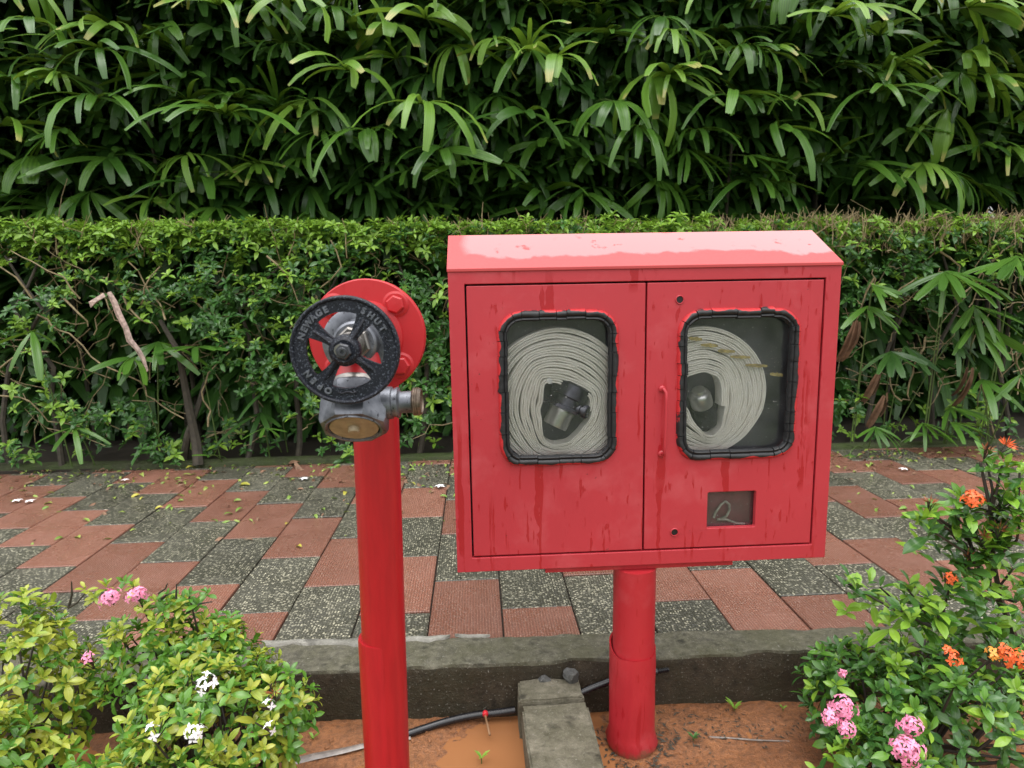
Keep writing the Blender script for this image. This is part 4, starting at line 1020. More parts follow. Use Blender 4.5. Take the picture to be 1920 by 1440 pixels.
CL = [(60, 610, 75, 60, 40), (330, 560, 90, 60, 40), (480, 590, 110, 75, 110), (470, 690, 90, 50, 60), (560, 720, 70, 70, 60), (780, 590, 70, 100, 120), (790, 720, 60, 90, 70), (210, 790, 75, 35, 46), (300, 845, 45, 35, 34), (130, 775, 40, 30, 16), (30, 850, 45, 22, 18), (620, 560, 90, 70, 60), (60, 720, 60, 60, 22), (700, 810, 90, 40, 30), (180, 540, 110, 35, 46),
      (450, 530, 180, 40, 90), (1620, 520, 45, 50, 40), (1720, 540, 70, 40, 36), (1600, 760, 25, 50, 12), (1850, 760, 60, 60, 20), (1680, 470, 90, 40, 50), (1590, 600, 20, 60, 14), (1840, 500, 60, 40, 20), (900, 620, 120, 200, 90), (1250, 640, 250, 220, 130), (640, 850, 40, 14, 8)]
for (u, v, ru, rv, n) in CL:
    for _ in range(int(n*.8)):
        a, r = rg.uniform(0, 6.28), math.sqrt(rg.random()); p = P(u+ru*r*math.cos(a), v+rv*r*math.sin(a), 4.34+rg.uniform(-.06, .16)); SPR.append((p.x, p.y, p.z, rg.random() < .22))
for _ in range(540):
    x = rg.uniform(-5.6, 5.8); z = rg.uniform(PZ+.05, .3); SPR.append((x, hy(x)+rg.uniform(.38, .9), z, False))
for _ in range(210):
    x = rg.uniform(-5.6, 5.8); SPR.append((x, hy(x)+rg.uniform(.06, .3), PZ+abs(rg.normal(.05, .10))+.03, rg.random() < .3))
items = []
for (x, y, z, new) in SPR:
    ax = unit(np.array([rg.normal(0, .35), -.55+rg.normal(0, .3), .75+rg.normal(0, .25)]) if z < hz(x)-.04 else np.array([rg.normal(0, .35), -.25+rg.normal(0, .3), 1.]))
    items.append((basis((x, y, z), ax, rg, rg.uniform(.75, 1.3)), new, y-.3*(z > .2)+(9 if x < -3.2 or x > 4.1 else 0)))
order = sorted(range(len(items)), key=lambda i: items[i][2]); single = set(order[:296]); off = np.array(wloc(hedge))
mass = {}
for i, (m, new, sc) in enumerate(items):
    mt = 'hedge_new' if new else 'hedge_old'; q = int(rg.integers(5))
    if i in single:
        o = bpy.data.objects.new('leaf_sprig', HM[mt][q]); link(o, hedge); o.matrix_local = mat4(m, off)
    else:
        r, k = ROS[q]
        for a in r: mass.setdefault((mt, k), []).append(compose(m, a))
for mt in ('hedge_new', 'hedge_old'):
    bulk_obj('foliage', [(HL[k], np.array(v), rg.random(len(v))) for (m_, k), v in mass.items() if m_ == mt], M[mt], hedge, 'stuff')
def crooked(p0, p1, n, amp, rg):
    p0, p1 = Vector(p0), Vector(p1); out = [p0]
    for i in range(1, n):
        out.append(p0.lerp(p1, i/n)+Vector(rg.normal(0, amp, 3)))
    return out+[p1]
def px_branch(name, pts, Y, r0, r1, mat, yj=.04):
    v = [P(u, w, Y+rg.normal(0, yj)) for u, w in pts]; f = []
    for a, b in zip(v[:-1], v[1:]): f += [a, a.lerp(b, .5)+Vector(rg.normal(0, .008, 3))]
    f.append(v[-1]); mb = MB(); mb.tube(f, list(np.linspace(r0, r1, len(f))), 7); return mb.build(name, M[mat], hedge, smooth=True)
px_branch('trunk', [(372, 872), (362, 800), (350, 740), (335, 660), (300, 600)], 4.42, .036, .014, 'trunk')
px_branch('trunk', [(345, 872), (352, 815), (372, 760), (400, 690)], 4.45, .03, .012, 'trunk')
for u in (120, 470, 560, 640, 780, 1640, 1760, 1890, 20, 900, 1200):
    px_branch('trunk', [(u+rg.normal(0, 6), 874), (u+rg.normal(0, 15), 790), (u+rg.normal(0, 30), 690), (u+rg.normal(0, 45), 580), (u+rg.normal(0, 60), 480)], 4.5, .022, .008, 'trunk')
BR = [[(70, 590), (98, 612), (130, 625), (170, 668), (205, 690), (262, 715), (275, 742), (300, 758), (345, 785)], [(232, 555), (240, 575), (262, 598), (285, 605), (300, 625)], [(0, 742), (55, 752), (90, 790), (150, 800)], [(190, 550), (205, 580), (215, 600), (240, 612)], [(120, 560), (150, 590), (165, 612)], [(0, 690), (40, 660), (90, 660)],
      [(390, 800), (395, 770), (378, 735), (390, 700), (430, 660)], [(310, 600), (300, 570), (270, 530), (240, 490)], [(265, 570), (270, 540), (300, 500)], [(60, 560), (30, 520), (0, 500)], [(150, 560), (120, 520), (60, 490), (20, 470)], [(620, 450), (640, 500), (600, 540)], [(500, 480), (540, 520), (560, 570)],
      [(1735, 632), (1722, 668), (1712, 700), (1702, 735), (1706, 750), (1690, 752)], [(1690, 752), (1672, 730), (1668, 700)], [(1830, 690), (1805, 712), (1765, 722), (1755, 745), (1740, 765)], [(1905, 660), (1915, 700), (1908, 740)], [(1640, 520), (1615, 575), (1600, 610)], [(1670, 560), (1690, 540), (1720, 520)], [(1790, 560), (1830, 530), (1850, 500)], [(1760, 470), (1800, 500), (1795, 515)], [(1860, 490), (1880, 470), (1910, 450)], [(1735, 640), (1760, 640)], [(1880, 870), (1850, 760), (1835, 700)]]
for b in BR: px_branch('branch', b, 4.33, rg.uniform(.005, .008), rg.uniform(.0028, .0045), 'bark', .02)
mb = MB()      # fine twigs: within the leaves and bristling out of the clipped top
for _ in range(1300):
    x = rg.uniform(-5.6, 5.8); dry = x > 1.7
    if not dry and rg.random() < .75: continue
    y = hy(x)+rg.uniform(-.02, .5); z = hz(x)-rg.uniform(.02, .22); h = hz(x)+rg.uniform(.0, .05)+(.02 if x > 1.8 else 0)
    p = Vector((x, y, z)); q = Vector((x+rg.normal(0, .07), y+rg.normal(-.02, .05), h)); w = crooked(p, q, 3, .012, rg)
    mb.tube(w, [.0035, .003, .0026, .0018], 4, False)
    for _ in range(2 if x > 1.7 else 1):
        s_ = w[int(rg.integers(1, 3))]; e = s_+Vector((rg.normal(0, .04), rg.normal(0, .03), rg.uniform(.03, .09))); mb.tube([s_, e], [.0022, .0014], 4, False)
mb.build("dry_twigs", M["drytwig"], hedge)['kind'] = 'stuff'
mb = MB()
for _ in range(740):
    x = rg.uniform(-5.6, 5.8); z = rg.uniform(PZ+.15, .25); y = hy(x)+rg.uniform(.0, .35); p = Vector((x, y, z)); l = rg.uniform(.12, .4); q = p+Vector((rg.normal(0, .6)*l, rg.normal(0, .3)*l, rg.normal(.3, .5)*l))
    mb.tube(crooked(p, q, 4, .014, rg), [.0042, .0038, .0032, .0026, .002], 4, False)
mb.build('inner_twigs', M['bark'], hedge)['kind'] = 'stuff'
# pale dead sheath caught in the twigs
pth = [(204, 548), (214, 566), (223, 590), (236, 615), (243, 638), (258, 655), (268, 672), (276, 697)]; wd = [4, 5.5, 6, 5, 6, 4.5, 4, 2.5]; vs = []; fs = []
for i, ((u, v), w) in enumerate(zip(pth, wd)):
    a, b = P(u-w, v+2, 4.22), P(u+w, v-2, 4.22); m_ = a.lerp(b, .5)+Vector((0, -.012, 0)); vs += [a, m_, b, m_+Vector((0, .02, 0))]
for i in range(len(pth)-1):
    for j in range(4): fs.append((i*4+j, i*4+(j+1) % 4, (i+1)*4+(j+1) % 4, (i+1)*4+j))
mb = MB(); mb.add(vs, fs); tag(mb.build('dead_leaf_sheath', M['deadpale'], smooth=True, loc=P(240, 620, 4.22)), 'long pale pinkish dead leaf sheath caught in the hedge twigs', 'dead leaf')
a = P(166, 572, 4.24); mb = MB(); mb.add([P(166, 566, 4.24), P(170, 577, 4.24), P(198, 556, 4.26), P(194, 549, 4.26), P(180, 566, 4.22)], [(0, 1, 4), (1, 2, 4), (2, 3, 4), (3, 0, 4), (0, 3, 2, 1)])
tag(mb.build('dead_leaf_sheath', M['deadpale'], loc=a), 'short curled dead sheath beside the long pale one in the hedge', 'dead leaf')
#@@BUSH
# ------------------------------------------------------------------ flowering shrubs in the foreground
def obov(t): return max(.07, (math.sin(math.pi*min(1., t**1.25*.97+.03)))**.8)
IT = [leaf_tpl(.052, .023, obov, 4, .30, .25, -.25), leaf_tpl(.060, .024, obov, 4, .25, .2, -.5), leaf_tpl(.044, .020, obov, 4, .38, .3, -.1)]
IM = {m: [tpl_mesh('leaf', t, M[m]) for t in IT] for m in ('ixora_y', 'ixora_g', 'ixora_d', 'ixora_l')}
PETAL = leaf_tpl(.0105, .0062, oval, 2, .3, .15, -.3)
BUDT = leaf_tpl(.020, .0035, oval, 2, .4, .1, .0)
def flower_head(bush, c, axis, mat, n, r, rg, opened=True, label=None, ps=1.15):
    """a dome of little four petalled flowers"""
    ms = []; mb = MB()
    for i in range(n):
        t = (i+.5)/n; el = math.asin(1-t*.85); a = i*2.4+rg.normal(0, .2); B = basis((0, 0, 0), axis, np.random.default_rng(1))[:, :3]
        d = B @ np.array([math.cos(a)*math.cos(el), math.sin(a)*math.cos(el), math.sin(el)]); p = np.array(c)+d*r*rg.uniform(.6, 1.2)
        if opened:
            b = basis(p, d+rg.normal(0, .15, 3), rg)
            for k in range(4):
                an = k*1.571+.2; dd = b[:, 0]*math.cos(an)+b[:, 1]*math.sin(an)+b[:, 2]*.15; ms.append(frame(p, dd, b[:, 2], ps*rg.uniform(.8, 1.15)))
        else: ms.append(frame(np.array(c)+d*r*.2, d, rg.normal(size=3), rg.uniform(.8, 1.3)))
    o = bulk_obj('flower_head', [(PETAL if opened else BUDT, np.array(ms), rg.random(len(ms)))], mat, bush)
    if label: o['label'] = label
    mb = MB(); c = Vector(c); ax = Vector(axis).normalized()
    for k in range(6): mb.tube([c-ax*.03, c+Vector(rg.normal(0, .012, 3))+ax*r*.6], [.0014, .0011], 4, False)
    mb.build('flower_stalk', M['darktwig'], o)
def make_bush(name, label, cat, base, rosettes, mats, rg, leaf_n=(6, 9), single=296):
    """rosettes: (position, axis, scale); mats: list of (material key, weight)"""
    b = thing(name, label, cat, base); keys = [m for m, w in mats]; pw = np.array([w for m, w in mats]); pw = pw/pw.sum()
    leaves = []
    for (p, ax, s) in rosettes:
        mk = keys[int(rg.choice(len(keys), p=pw))]; B = basis(p, ax, rg, s); n = int(rg.integers(*leaf_n)); a = rg.uniform(0, 6.3)
        for i in range(n):
            # opposite pairs up the shoot: big spreading leaves below, small steep ones at the tip
            t = i/max(1, n-1); a += 1.571+rg.normal(0, .25) if i % 2 == 0 else 3.14+rg.normal(0, .2)
            el = .05+.85*t+rg.normal(0, .2); d = np.array([math.cos(a)*math.cos(el), math.sin(a)*math.cos(el), math.sin(el)]); up = np.array([-math.cos(a)*math.sin(el), -math.sin(a)*math.sin(el), math.cos(el)])
            L = compose(B, frame((0, 0, -.022+.03*t), d, up, (1.05-.42*t)*rg.uniform(.8, 1.15)))
            mk2 = mk if rg.random() < .8 else keys[int(rg.choice(len(keys), p=pw))]
            dist = np.linalg.norm(L[:, 3]); face = -np.dot(unit(L[:, 3]), L[:, 2]/np.linalg.norm(L[:, 2])); leaves.append((L, mk2, int(rg.integers(3)), dist-.25*face))
    order = sorted(range(len(leaves)), key=lambda i: leaves[i][3]); sg = set(order[:single]); off = np.array(b.location); mass = {}
    for i, (L, mk, q, sc) in enumerate(leaves):
        if i in sg: o = bpy.data.objects.new('leaf', IM[mk][q]); link(o, b); o.matrix_local = mat4(L, off)
        else: mass.setdefault(mk, {}).setdefault(q, []).append(L)
    for mk, dd in mass.items(): bulk_obj('foliage', [(IT[q], np.array(v), rg.random(len(v))) for q, v in dd.items()], M[mk], b, 'stuff')
    return b
def dome(c, r, n, rg, low=-.25, jit=.12, s=(.85, 1.2), inner=.25):
    out = []
    for i in range(n):
        while True:
            d = rg.normal(size=3); d /= np.linalg.norm(d)
            if d[2] > low: break
        k = 1-abs(rg.normal(0, jit)) if rg.random() > inner else rg.uniform(.45, .85)
        k *= 1+.16*nz(d[0]*2+c[0]*9, d[1]*2, d[2]*2)
        p = np.array(c)+d*np.array(r)*k
        out.append((p, unit(d*.75+np.array([0, -.12, .55])+rg.normal(0, .22, 3)), rg.uniform(*s)))
    return out
def stems(b, base, targets, rg, mat='darktwig', r=.006):
    for p in targets:
        q = Vector(base)+Vector((rg.normal(0, .05), rg.normal(0, .05), 0)); p = Vector(p); m = q.lerp(p, .5)+Vector((rg.normal(0, .02), rg.normal(0, .02), rg.normal(.02, .02)))
        mb = MB(); mb.tube([q, q.lerp(m, .5)+Vector(rg.normal(0, .006, 3)), m, m.lerp(p, .5)+Vector(rg.normal(0, .006, 3)), p], [r, r*.85, r*.7, r*.5, r*.35], 6); mb.build('stem', M[mat], b, smooth=True)
def on(u, v, Y): return np.array(P(u, v, Y))
rg = np.random.default_rng(31)
YEL = [('ixora_y', .47), ('ixora_g', .53)]
# yellow green shrub in the middle of the left corner
SM = (.58, .85)
ros = dome((-.695, 1.50, -1.15), (.225, .27, .25), 330, rg, s=SM) + dome((-.72, 1.22, -1.18), (.27, .2, .25), 200, rg, s=SM) + dome((-.515, 1.55, -1.08), (.085, .1, .11), 40, rg, s=SM)
bA = make_bush('ixora_shrub', 'rounded yellow green shrub with small white flowers left of the standpipe', 'shrub', (-.65, 1.48, GZ), ros, YEL, rg)
stems(bA, (-.65, 1.48, GZ), [r[0] for r in ros[::7]], rg)
for (u, v, Y, n, r) in ((385, 1285, 1.27, 9, .022), (365, 1375, 1.20, 8, .020), (505, 1320, 1.33, 3, .012), (290, 1372, 1.2, 3, .015), (508, 1365, 1.3, 2, .012)): flower_head(bA, on(u, v, Y), (.1, -.5, .8), M['whitepetal'], n, r, rg, ps=1.12, label='small white flower head')
flower_head(bA, on(515, 1300, 1.32), (.1, -.4, .8), M['bud'], 9, .015, rg, False)
# the taller sprays behind it, with pink heads
ros = dome((-.90, 1.72, -1.02), (.15, .15, .19), 130, rg, s=SM) + dome((-.76, 1.70, -1.02), (.13, .12, .14), 80, rg, s=SM)
ros += [(on(u, v, 1.72), unit(np.array([.1, -.2, .9])+rg.normal(0, .2, 3)), .62) for u, v in ((355, 1118), (372, 1130), (388, 1112), (160, 1105), (175, 1120), (232, 1090), (250, 1100), (200, 1098), (340, 1135), (320, 1130))]
bB = make_bush('ixora_shrub', 'loose shrub with two pink flower heads and bare twigs behind the white flowered one', 'shrub', (-.88, 1.74, GZ), ros, [('ixora_y', .4), ('ixora_g', .6)], rg)
stems(bB, (-.86, 1.76, GZ), [r[0] for r in ros[::6]], rg)
for (u, v) in ((207, 1122), (258, 1117)): flower_head(bB, on(u, v, 1.66), (.05, -.5, .85), M['pink'], 20, .027, rg, label='pink flower head')
flower_head(bB, on(168, 1243, 1.5), (.0, -.5, .8), M['bud'], 14, .02, rg, False, 'rusty faded flower head'); flower_head(bB, on(165, 1234, 1.49), (.0, -.5, .8), M['pink'], 4, .012, rg)
for pts in ([(300, 1125), (298, 1112), (310, 1104), (314, 1094)], [(300, 1125), (312, 1116), (322, 1112)], [(330, 1122), (331, 1095)], [(128, 1140), (135, 1115), (134, 1090)], [(128, 1140), (145, 1130), (160, 1112)], [(350, 1150), (375, 1132), (398, 1128)]):
    mb = MB(); mb.tube([P(u, v, 1.72) for u, v in pts], list(np.linspace(.0035, .0016, len(pts))), 5); mb.build('bare_twig', M['darktwig'], bB, smooth=True)
# shrub at the left edge
ros = dome((-1.24, 1.62, -1.10), (.20, .24, .32), 280, rg, s=SM) + dome((-1.14, 1.30, -1.08), (.22, .2, .24), 170, rg, s=SM)
bC = make_bush('ixora_shrub', 'dense yellow green shrub without flowers cut by the left edge', 'shrub', (-1.22, 1.55, GZ), ros, [('ixora_y', .65), ('ixora_g', .35)], rg)
stems(bC, (-1.22, 1.55, GZ), [r[0] for r in ros[::8]], rg)
ros = dome((-.98, 1.14, -1.14), (.19, .16, .20), 150, rg, s=SM)
bD = make_bush('ixora_shrub', 'low dark green shrub in the bottom left corner', 'shrub', (-.98, 1.14, GZ), ros, [('ixora_g', .7), ('ixora_y', .3)], rg)
stems(bD, (-.98, 1.14, GZ), [r[0] for r in ros[::8]], rg)
# right: low dark green shrub with pink heads
SR = (.72, 1.05)
DRK = [('ixora_d', .60), ('ixora_g', .25), ('ixora_l', .15)]
ros = dome((1.12, 1.62, -1.23), (.22, .22, .22), 170, rg, s=SR) + dome((1.30, 1.50, -1.20), (.26, .24, .24), 140, rg, s=SR) + dome((1.46, 1.72, -1.10), (.20, .18, .20), 60, rg, s=SR) + dome((.97, 1.40, -1.26), (.13, .14, .13), 46, rg, s=SR)
bE = make_bush('ixora_shrub', 'low dark green shrub with pink flower heads in the right corner', 'shrub', (1.15, 1.6, GZ), ros, DRK, rg)
stems(bE, (1.15, 1.6, GZ), [r[0] for r in ros[::8]], rg)
for (u, v, Y, n, r) in ((1580, 1328, 1.36, 26, .028), (1555, 1345, 1.35, 12, .018), (1585, 1365, 1.33, 12, .018), (1706, 1362, 1.32, 22, .024), (1698, 1408, 1.28, 40, .034), (1580, 1262, 1.45, 4, .008)): flower_head(bE, on(u, v, Y), (-.1, -.65, .6), M['pink'], n, r, rg, label='pink flower head')
# right: tall open shrub with orange heads on dark stems
BP = (1.42, 1.66, GZ); tips = [(1880, 862, 1.62, 'r'), (1850, 858, 1.64, 'b'), (1912, 880, 1.6, 'n'), (1745, 958, 1.58, 'b'), (1725, 975, 1.57, 'n'), (1800, 930, 1.6, 'n'), (1822, 952, 1.58, 'o'), (1795, 965, 1.6, 'n'), (1900, 935, 1.58, 'n'), (1885, 918, 1.6, 'n'), (1915, 955, 1.57, 'n'), (1815, 1058, 1.6, 'b'), (1790, 1045, 1.6, 'n'),
    (1590, 1088, 1.66, 'n'), (1650, 1095, 1.66, 'n'), (1703, 1100, 1.62, 'n'), (1740, 1120, 1.6, 'n'), (1780, 1098, 1.58, 'o2'), (1875, 1005, 1.58, 'b'), (1850, 990, 1.6, 'n'), (1845, 1020, 1.58, 'b2'), (1900, 1060, 1.6, 'n'), (1860, 1060, 1.6, 'n'), (1830, 1000, 1.62, 'n'), (1760, 1150, 1.55, 'n'), (1690, 1140, 1.56, 'n'), (1905, 1120, 1.55, 'n'), (1840, 1110, 1.55, 'n'), (1870, 960, 1.62, 'n'), (1780, 990, 1.62, 'n')]
ros = []
for (u, v, Y, kd) in tips:
    for k in range(3 if kd in 'n' else 2):
        ros.append((on(u, v, Y)+rg.normal(0, .014, 3)*(k > 0)-np.array([0, 0, .028*k]), unit(np.array([rg.normal(0, .25), -.25+rg.normal(0, .2), 1.])), rg.uniform(1.0, 1.3)))
bF = make_bush('ixora_shrub', 'tall open shrub with orange flower heads on dark stems at the right edge', 'shrub', BP, ros, [('ixora_d', .46), ('ixora_g', .28), ('ixora_l', .26)], rg, (5, 8))
hubs = [P(1905, 1230, 1.62), P(1855, 1150, 1.62), P(1870, 1080, 1.62), P(1790, 1150, 1.62)]
def stemline(pts, r0, r1):
    mb = MB(); mb.tube(pts, list(np.linspace(r0, r1, len(pts))), 6); mb.build('stem', M['darktwig'], bF, smooth=True)
stemline([Vector(BP), P(1925, 1280, 1.63), P(1905, 1200, 1.62), P(1875, 1120, 1.62), P(1862, 1050, 1.62)], .011, .006)
stemline([Vector(BP), P(1930, 1290, 1.64), P(1890, 1160, 1.63), P(1840, 1070, 1.62), P(1815, 1010, 1.62), P(1760, 972, 1.59), P(1745, 964, 1.58)], .009, .003)
stemline([P(1862, 1050, 1.62), P(1858, 960, 1.62), P(1845, 900, 1.63), P(1838, 868, 1.64)], .006, .003)
for (u, v, Y, kd) in tips:
    e = P(u, v+6, Y); s_ = min([P(1862, 1050, 1.62), P(1840, 1070, 1.62), P(1858, 960, 1.62), P(1875, 1120, 1.62), P(1900, 1200, 1.62), P(1760, 1180, 1.62)], key=lambda q: (q-e).length+(0.6 if q.z > e.z-.02 else 0)); m = s_.lerp(e, .5)+Vector((rg.normal(0, .012), rg.normal(0, .01), -.008)); stemline([s_, m, e], .0045, .0028)
    p = np.array(P(u, v-12, Y-.005))
    if kd == 'r': flower_head(bF, np.array(P(u+5, v-26, Y)), (.35, -.2, .8), M['orange'], 26, .03, rg, False, 'orange red flower buds'); 
    if kd in ('b', 'b2'): flower_head(bF, p, (0, -.25, .9), M['bud'], 18, .026, rg, False, 'rusty unopened flower buds')
    if kd == 'o': flower_head(bF, p, (0, -.4, .9), M['orange'], 26, .026, rg, label='orange flower head')
    if kd == 'o2': flower_head(bF, p, (0, -.4, .9), M['orange'], 7, .016, rg, label='orange flower head')
for (u, v, Y, n, r, mk) in ((1786, 1236, 1.42, 8, .020, 'orange'), (1778, 1222, 1.43, 3, .012, 'orange'), (1862, 1228, 1.44, 6, .018, 'amber'), (1890, 1232, 1.42, 12, .022, 'orange'), (1915, 1240, 1.4, 14, .024, 'orange'), (1880, 1218, 1.45, 5, .014, 'orange')): flower_head(bF, on(u, v, Y), (-.1, -.6, .7), M[mk], n, r, rg, label='orange flower head')

# ------------------------------------------------------------------ seedlings, fallen leaves and flowers, irrigation hose
SEED = leaf_tpl(.05, .014, oval, 3, .3, .5, -.3)
def seedling(u, v, label, n, s, mk='hedge_new'):
    p = G(u, v, GZ+.004); t = thing('seedling', label, 'seedling', p, None); ms = [frame(np.array(p)+np.array([0, 0, .012]), (math.cos(i*2.2), math.sin(i*2.2), .8), (0, 0, 1), s*rg.uniform(.7, 1.1)) for i in range(n)]
    for m in ms: o = bpy.data.objects.new('leaf', SEEDM[mk]); link(o, t); o.matrix_local = mat4(m, p)
    mb = MB(); mb.tube([p-Vector((0, 0, .01)), p+Vector((0, 0, .014))], .0016, 5); mb.build('stem', M['petiole'], t)
SEEDM = {m: tpl_mesh('leaf', SEED, M[m]) for m in ('hedge_new', 'hedge_old')}
seedling(1377, 1336, 'bright green seedling under the kerb right of the post', 6, .8); seedling(1300, 1392, 'small leafy weed in the mud right of the post base', 9, .55, 'hedge_old'); seedling(903, 1430, 'narrow green seedling in the mud left of the concrete beam', 5, .7)
seedling(588, 1392, 'thin pale weed in the mud beside the left shrub', 5, .5); seedling(1131, 1322, 'green weed growing between the beam and the post', 7, .7); seedling(1468, 1336, 'tiny weed in wet mud beside the right shrub', 5, .4); seedling(530, 1424, 'tiny weed beside the grey film tubing', 5, .45)
# ground litter round the post base
mb = MB()
for _ in range(200):
    a = rg.uniform(0, 6.28); r = .066+abs(rg.normal(0, .035)); x, y = PX+r*math.cos(a), PY-.03+r*math.sin(a); z = GZ+soil_h(x, y)+.004
    l = rg.uniform(.004, .016); w = rg.uniform(.001, .003); th = rg.uniform(0, 6.3); d = Vector((math.cos(th), math.sin(th), rg.normal(0, .2)))*l; n_ = Vector((-math.sin(th), math.cos(th), rg.normal(0, .5)))*w; p = Vector((x, y, z))
    mb.add([p-d, p+n_, p+d, p-n_+Vector((0, 0, .002))], [(0, 1, 2, 3)])
for _ in range(700):
    x, y = rg.uniform(.5, 1.0), rg.uniform(1.35, 1.86); 
    if nz(x, y, 2, 6) < .05: continue
    z = GZ+max(0, soil_h(x, y))+.003; l = rg.uniform(.003, .012); w = rg.uniform(.001, .003); th = rg.uniform(0, 6.3); d = Vector((math.cos(th), math.sin(th), rg.normal(0, .2)))*l; n_ = Vector((-math.sin(th), math.cos(th), .2))*w; p = Vector((x, y, z)); mb.add([p-d, p+n_, p+d, p-n_], [(0, 1, 2, 3)])
tag(mb.build('mud_litter', M['trunk'], fix=False), kind='stuff')
mb = MB()      # clods and grit
for _ in range(900):
    x, y = rg.uniform(-.75, 1.05), rg.uniform(1.12, 1.88); r = .0016+.0075*rg.random()**4; z = GZ+soil_h(x, y)
    if z < GZ+.001 and rg.random() < .8: continue
    p = Vector((x, y, z+r*.3)); vs = [p+Vector(d)*r*rg.uniform(.6, 1.3) for d in ((1, 0, 0), (0, 1, 0), (-1, 0, 0), (0, -1, 0), (.6, .6, .7), (-.5, .2, .8))]
    mb.add(vs, [(0, 1, 4), (1, 2, 5), (1, 5, 4), (2, 3, 5), (3, 0, 4), (3, 4, 5)])
tag(mb.build('mud_clods', M['mud'], fix=False), kind='stuff')
# leaf bits along the hedge side of the paving
LT = leaf_tpl(.042, .013, oval, 3, .5, .5, -.8); LB = leaf_tpl(.045, .018, oval, 4, .5, .5, -.9)
ms = [[], []]
for _ in range(1000):
    x = rg.uniform(-3.4, 4.2); y = 4.32-abs(rg.normal(0, .26))-.03*x
    if rg.random() < .2: y = rg.uniform(3.0, 4.2)
    ms[int(rg.integers(2))].append(frame((x, y, PZ+.006), (rg.normal(), rg.normal(), rg.normal(0, .15)), (rg.normal(0, .4), rg.normal(0, .4), 1), rg.uniform(.5, 1.5)))
tag(bulk_obj('leaf_litter', [(LT, np.array(ms[0]), rg.random(len(ms[0])))], M['gleaf'], None), kind='stuff')
tag(bulk_obj('leaf_litter', [(LT, np.array(ms[1]), rg.random(len(ms[1])))], M['dead'], None), kind='stuff')
LBM = {m: tpl_mesh('fallen_leaf', LB, M[m]) for m in ('yleaf', 'gleaf')}
def fallen(u, v, s, label, group=None, mk='yleaf'):
    p = G(u, v, PZ+.007); o = bpy.data.objects.new('fallen_leaf', LBM[mk]); link(o); m = mat4(frame(p, (rg.normal(), rg.normal(), .05), (rg.normal(0, .3), rg.normal(0, .3), 1), s)); o.matrix_world = m; tag(o, label, 'leaf', group)
fallen(349, 878, 1.7, 'round yellow leaf lying on the mossy edging', None); fallen(265, 888, 1.3, 'torn yellow green leaf on the far slabs near the edging', None, 'gleaf'); fallen(468, 909, 1.9, 'long forked yellow leaf on the wet slabs near the hedge'); fallen(648, 922, 1.2, 'round yellow leaf on the grey slab beside the red pipe')
fallen(150, 1008, 1.2, 'green leaf on the red slabs behind the left shrub', None, 'gleaf'); fallen(565, 1025, 1.0, 'brownish yellow leaf on the red slab left of the pipe'); fallen(396, 975, 1.0, 'curled pale leaf on the grey slab left of the pipe', None, 'gleaf'); fallen(40, 862, 1.5, 'yellow leaf under the hedge at the far left')
for (u, v) in ((88, 925), (98, 943), (205, 904), (270, 932), (262, 927), (355, 900), (388, 913), (352, 920), (305, 950), (320, 951), (215, 935), (223, 961), (154, 974), (344, 938), (452, 938), (545, 930), (620, 935), (455, 905), (420, 965), (535, 983), (590, 965), (92, 950), (20, 940), (770, 905), (790, 912), (825, 930), (1620, 870), (1600, 885), (1705, 910), (1720, 866)):
    fallen(u, v, rg.uniform(.75, 1.25), 'small curled yellow green leaf bit scattered on the wet paving', 'leaf bits on the paving', 'gleaf' if rg.random() < .7 else 'yleaf')
def fallen_flower(u, v, s, label, group=None):
    p = G(u, v, PZ+.012); ms = [frame(np.array(p)-0, (math.cos(k*1.257+u), math.sin(k*1.257+u), .25), (0, 0, 1), s) for k in range(5)]
    o = bulk_obj('fallen_flower', [(FP, np.array(ms), np.zeros(5))], M['whitepetal'], None); o.data.transform(Matrix.Translation(-p)); o.location = p; tag(o, label, 'flower', group)
FP = leaf_tpl(.030, .016, oval, 3, .3, .3, -.4)
fallen_flower(570, 898, 1.0, 'white flower fallen on the wet slabs left of the pipe'); fallen_flower(32, 939, 1.0, 'left one of two white flowers fallen on the red slab'); fallen_flower(56, 940, 1.0, 'right one of two white flowers fallen on the red slab'); fallen_flower(235, 900, .8, 'white flower fallen on the dark slabs near the hedge'); fallen_flower(825, 912, 1.1, 'white flower fallen between the pipe and the cabinet'); fallen_flower(1694, 880, 1.0, 'white flower fallen on the slabs right of the cabinet')
# a dead brown palm tip and a green blade lying on the edging
p = P(553, 872, 4.28); mb = MB(); o = bulk_obj('fallen_frond', [(DEADT[1], np.array([frame(np.array(p)+np.array([0, 0, .02]), (.25, -.6, .45), (0, -.4, 1), .9), frame(np.array(p)+np.array([.03, 0, .02]), (-.4, .1, .5), (0, -.4, 1), 1.1)]), np.zeros(2))], M['dead'], None); o.data.transform(Matrix.Translation(-p)); o.location = p; tag(o, 'brown withered frond drooping over the edging behind the pipe', 'dead frond')
p = P(600, 880, 4.25); o = bulk_obj('fallen_frond', [(PALM_T[0], np.array([frame(p, (1, -.1, .08), (0, -.7, .8), .9)]), np.zeros(1))], M['palm'], None); o.data.transform(Matrix.Translation(-p)); o.location = p; tag(o, 'fresh green palm blade lying along the edging behind the pipe', 'palm blade')
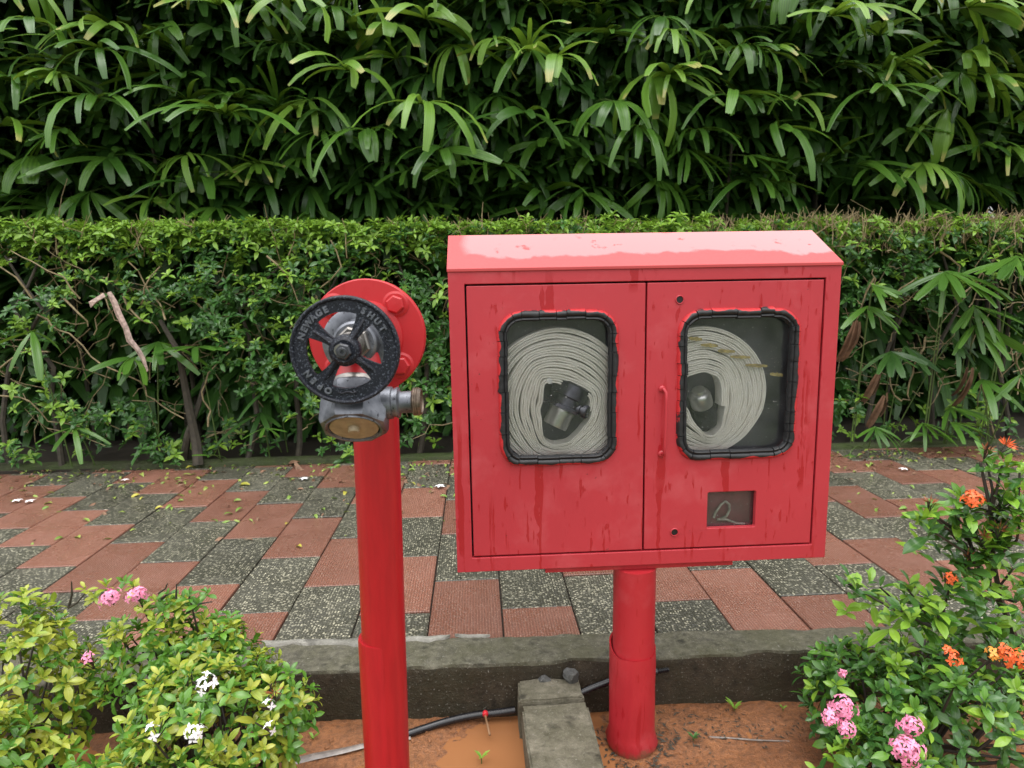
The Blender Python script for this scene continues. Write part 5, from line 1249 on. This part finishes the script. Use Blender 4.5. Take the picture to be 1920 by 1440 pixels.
# irrigation hose and tubing
def hosep(name, pts, r, mat, label, n=12):
    v = []; pts = [Vector(p) for p in pts]
    for a, b, c, d in zip([pts[0]]+pts[:-2], pts[:-1], pts[1:], pts[2:]+[pts[-1]]):
        for t in (0, .25, .5, .75): v.append(.5*((2*b)+(c-a)*t+(2*a-5*b+4*c-d)*t*t+(3*b-a-3*c+d)*t**3))
    v.append(pts[-1]); mb = MB(); mb.tube(v, r, n); o = mb.build(name, M[mat], smooth=True, loc=pts[0]); return tag(o, label, 'hose')
zc = GZ+.016
ho = hosep('irrigation_hose', [G(966, 1331, zc+.02), G(935, 1336, zc+.014), G(890, 1341, zc+.01), G(840, 1352, zc+.006), G(795, 1366, zc), G(760, 1378, zc-.004), G(715, 1392, zc-.01)], .0115, 'hosepipe', 'black irrigation hose running along the kerb left of the concrete beam')
mb = MB(); q = G(910, 1337, zc+.014); mb.lathe([(.0085, -.008), (.0095, -.003), (.0095, .003), (.006, .008)], q+Vector((0, -.010, .004)), (0, -1, .1), 14); mb.build('dripper', M['redplastic'], ho, smooth=True)
mb = MB(); mb.tube([q+Vector((0, -.018, .003)), q+Vector((.004, -.05, .004)), q+Vector((.012, -.098, -.004))], .0036, 7); mb.build('drip_tube', M['tan'], ho, smooth=True)
h2_ = hosep('irrigation_hose', [P(1083, 1302, 1.84), P(1100, 1294, 1.845), P(1125, 1284, 1.85), P(1160, 1272, 1.85), P(1200, 1263, 1.85), P(1232, 1259, 1.85)], .0105, 'hosepipe', 'short black hose passing behind the cabinet post with a barbed end')
mb = MB(); a_ = P(1228, 1259.5, 1.85); b_ = P(1254, 1255.5, 1.85); n_ = 14
mb.tube([a_.lerp(b_, i/n_) for i in range(n_+1)], [.0085 if i % 2 else .0062 for i in range(n_+1)], 12); mb.build('barbed_end', M['hosepipe'], h2_, smooth=True, auto=20)
pts = [G(770, 1384, GZ+.012), G(740, 1390, GZ+.012), G(690, 1396, GZ+.012), G(640, 1408, GZ+.012), G(590, 1418, GZ+.011), G(540, 1430, GZ+.010), G(480, 1442, GZ+.010), G(420, 1452, GZ+.01)]
vs = []; fs = []; w_ = [.006, .008, .011, .013, .015, .016, .016, .016]
for i, p in enumerate(pts):
    t = (pts[min(i+1, 7)]-pts[max(i-1, 0)]).normalized(); s_ = Vector((-t.y, t.x, 0)); w = w_[i]
    vs += [p-s_*w, p-s_*w*.3+Vector((0, 0, .005)), p+s_*w*.4+Vector((0, 0, .004)), p+s_*w, p+Vector((0, 0, -.003))]
for i in range(7):
    for j in range(5): fs.append((i*5+j, i*5+(j+1) % 5, (i+1)*5+(j+1) % 5, (i+1)*5+j))
mb = MB(); mb.add(vs, fs); tag(mb.build('film_tubing', M['hosegrey'], smooth=True, loc=pts[3]), 'flattened grey film tubing lying in the mud beside the left shrub', 'tubing')
pts = [G(u, v, GZ+.008) for u, v in ((1330, 1382), (1370, 1384), (1420, 1388), (1480, 1390))]; mb = MB(); mb.tube(pts, [.003, .0026, .0024, .002], 6); tag(mb.build('fallen_twig', M['hosegrey'], smooth=True, loc=pts[0]), 'thin grey twig lying in the mud right of the post', 'twig')
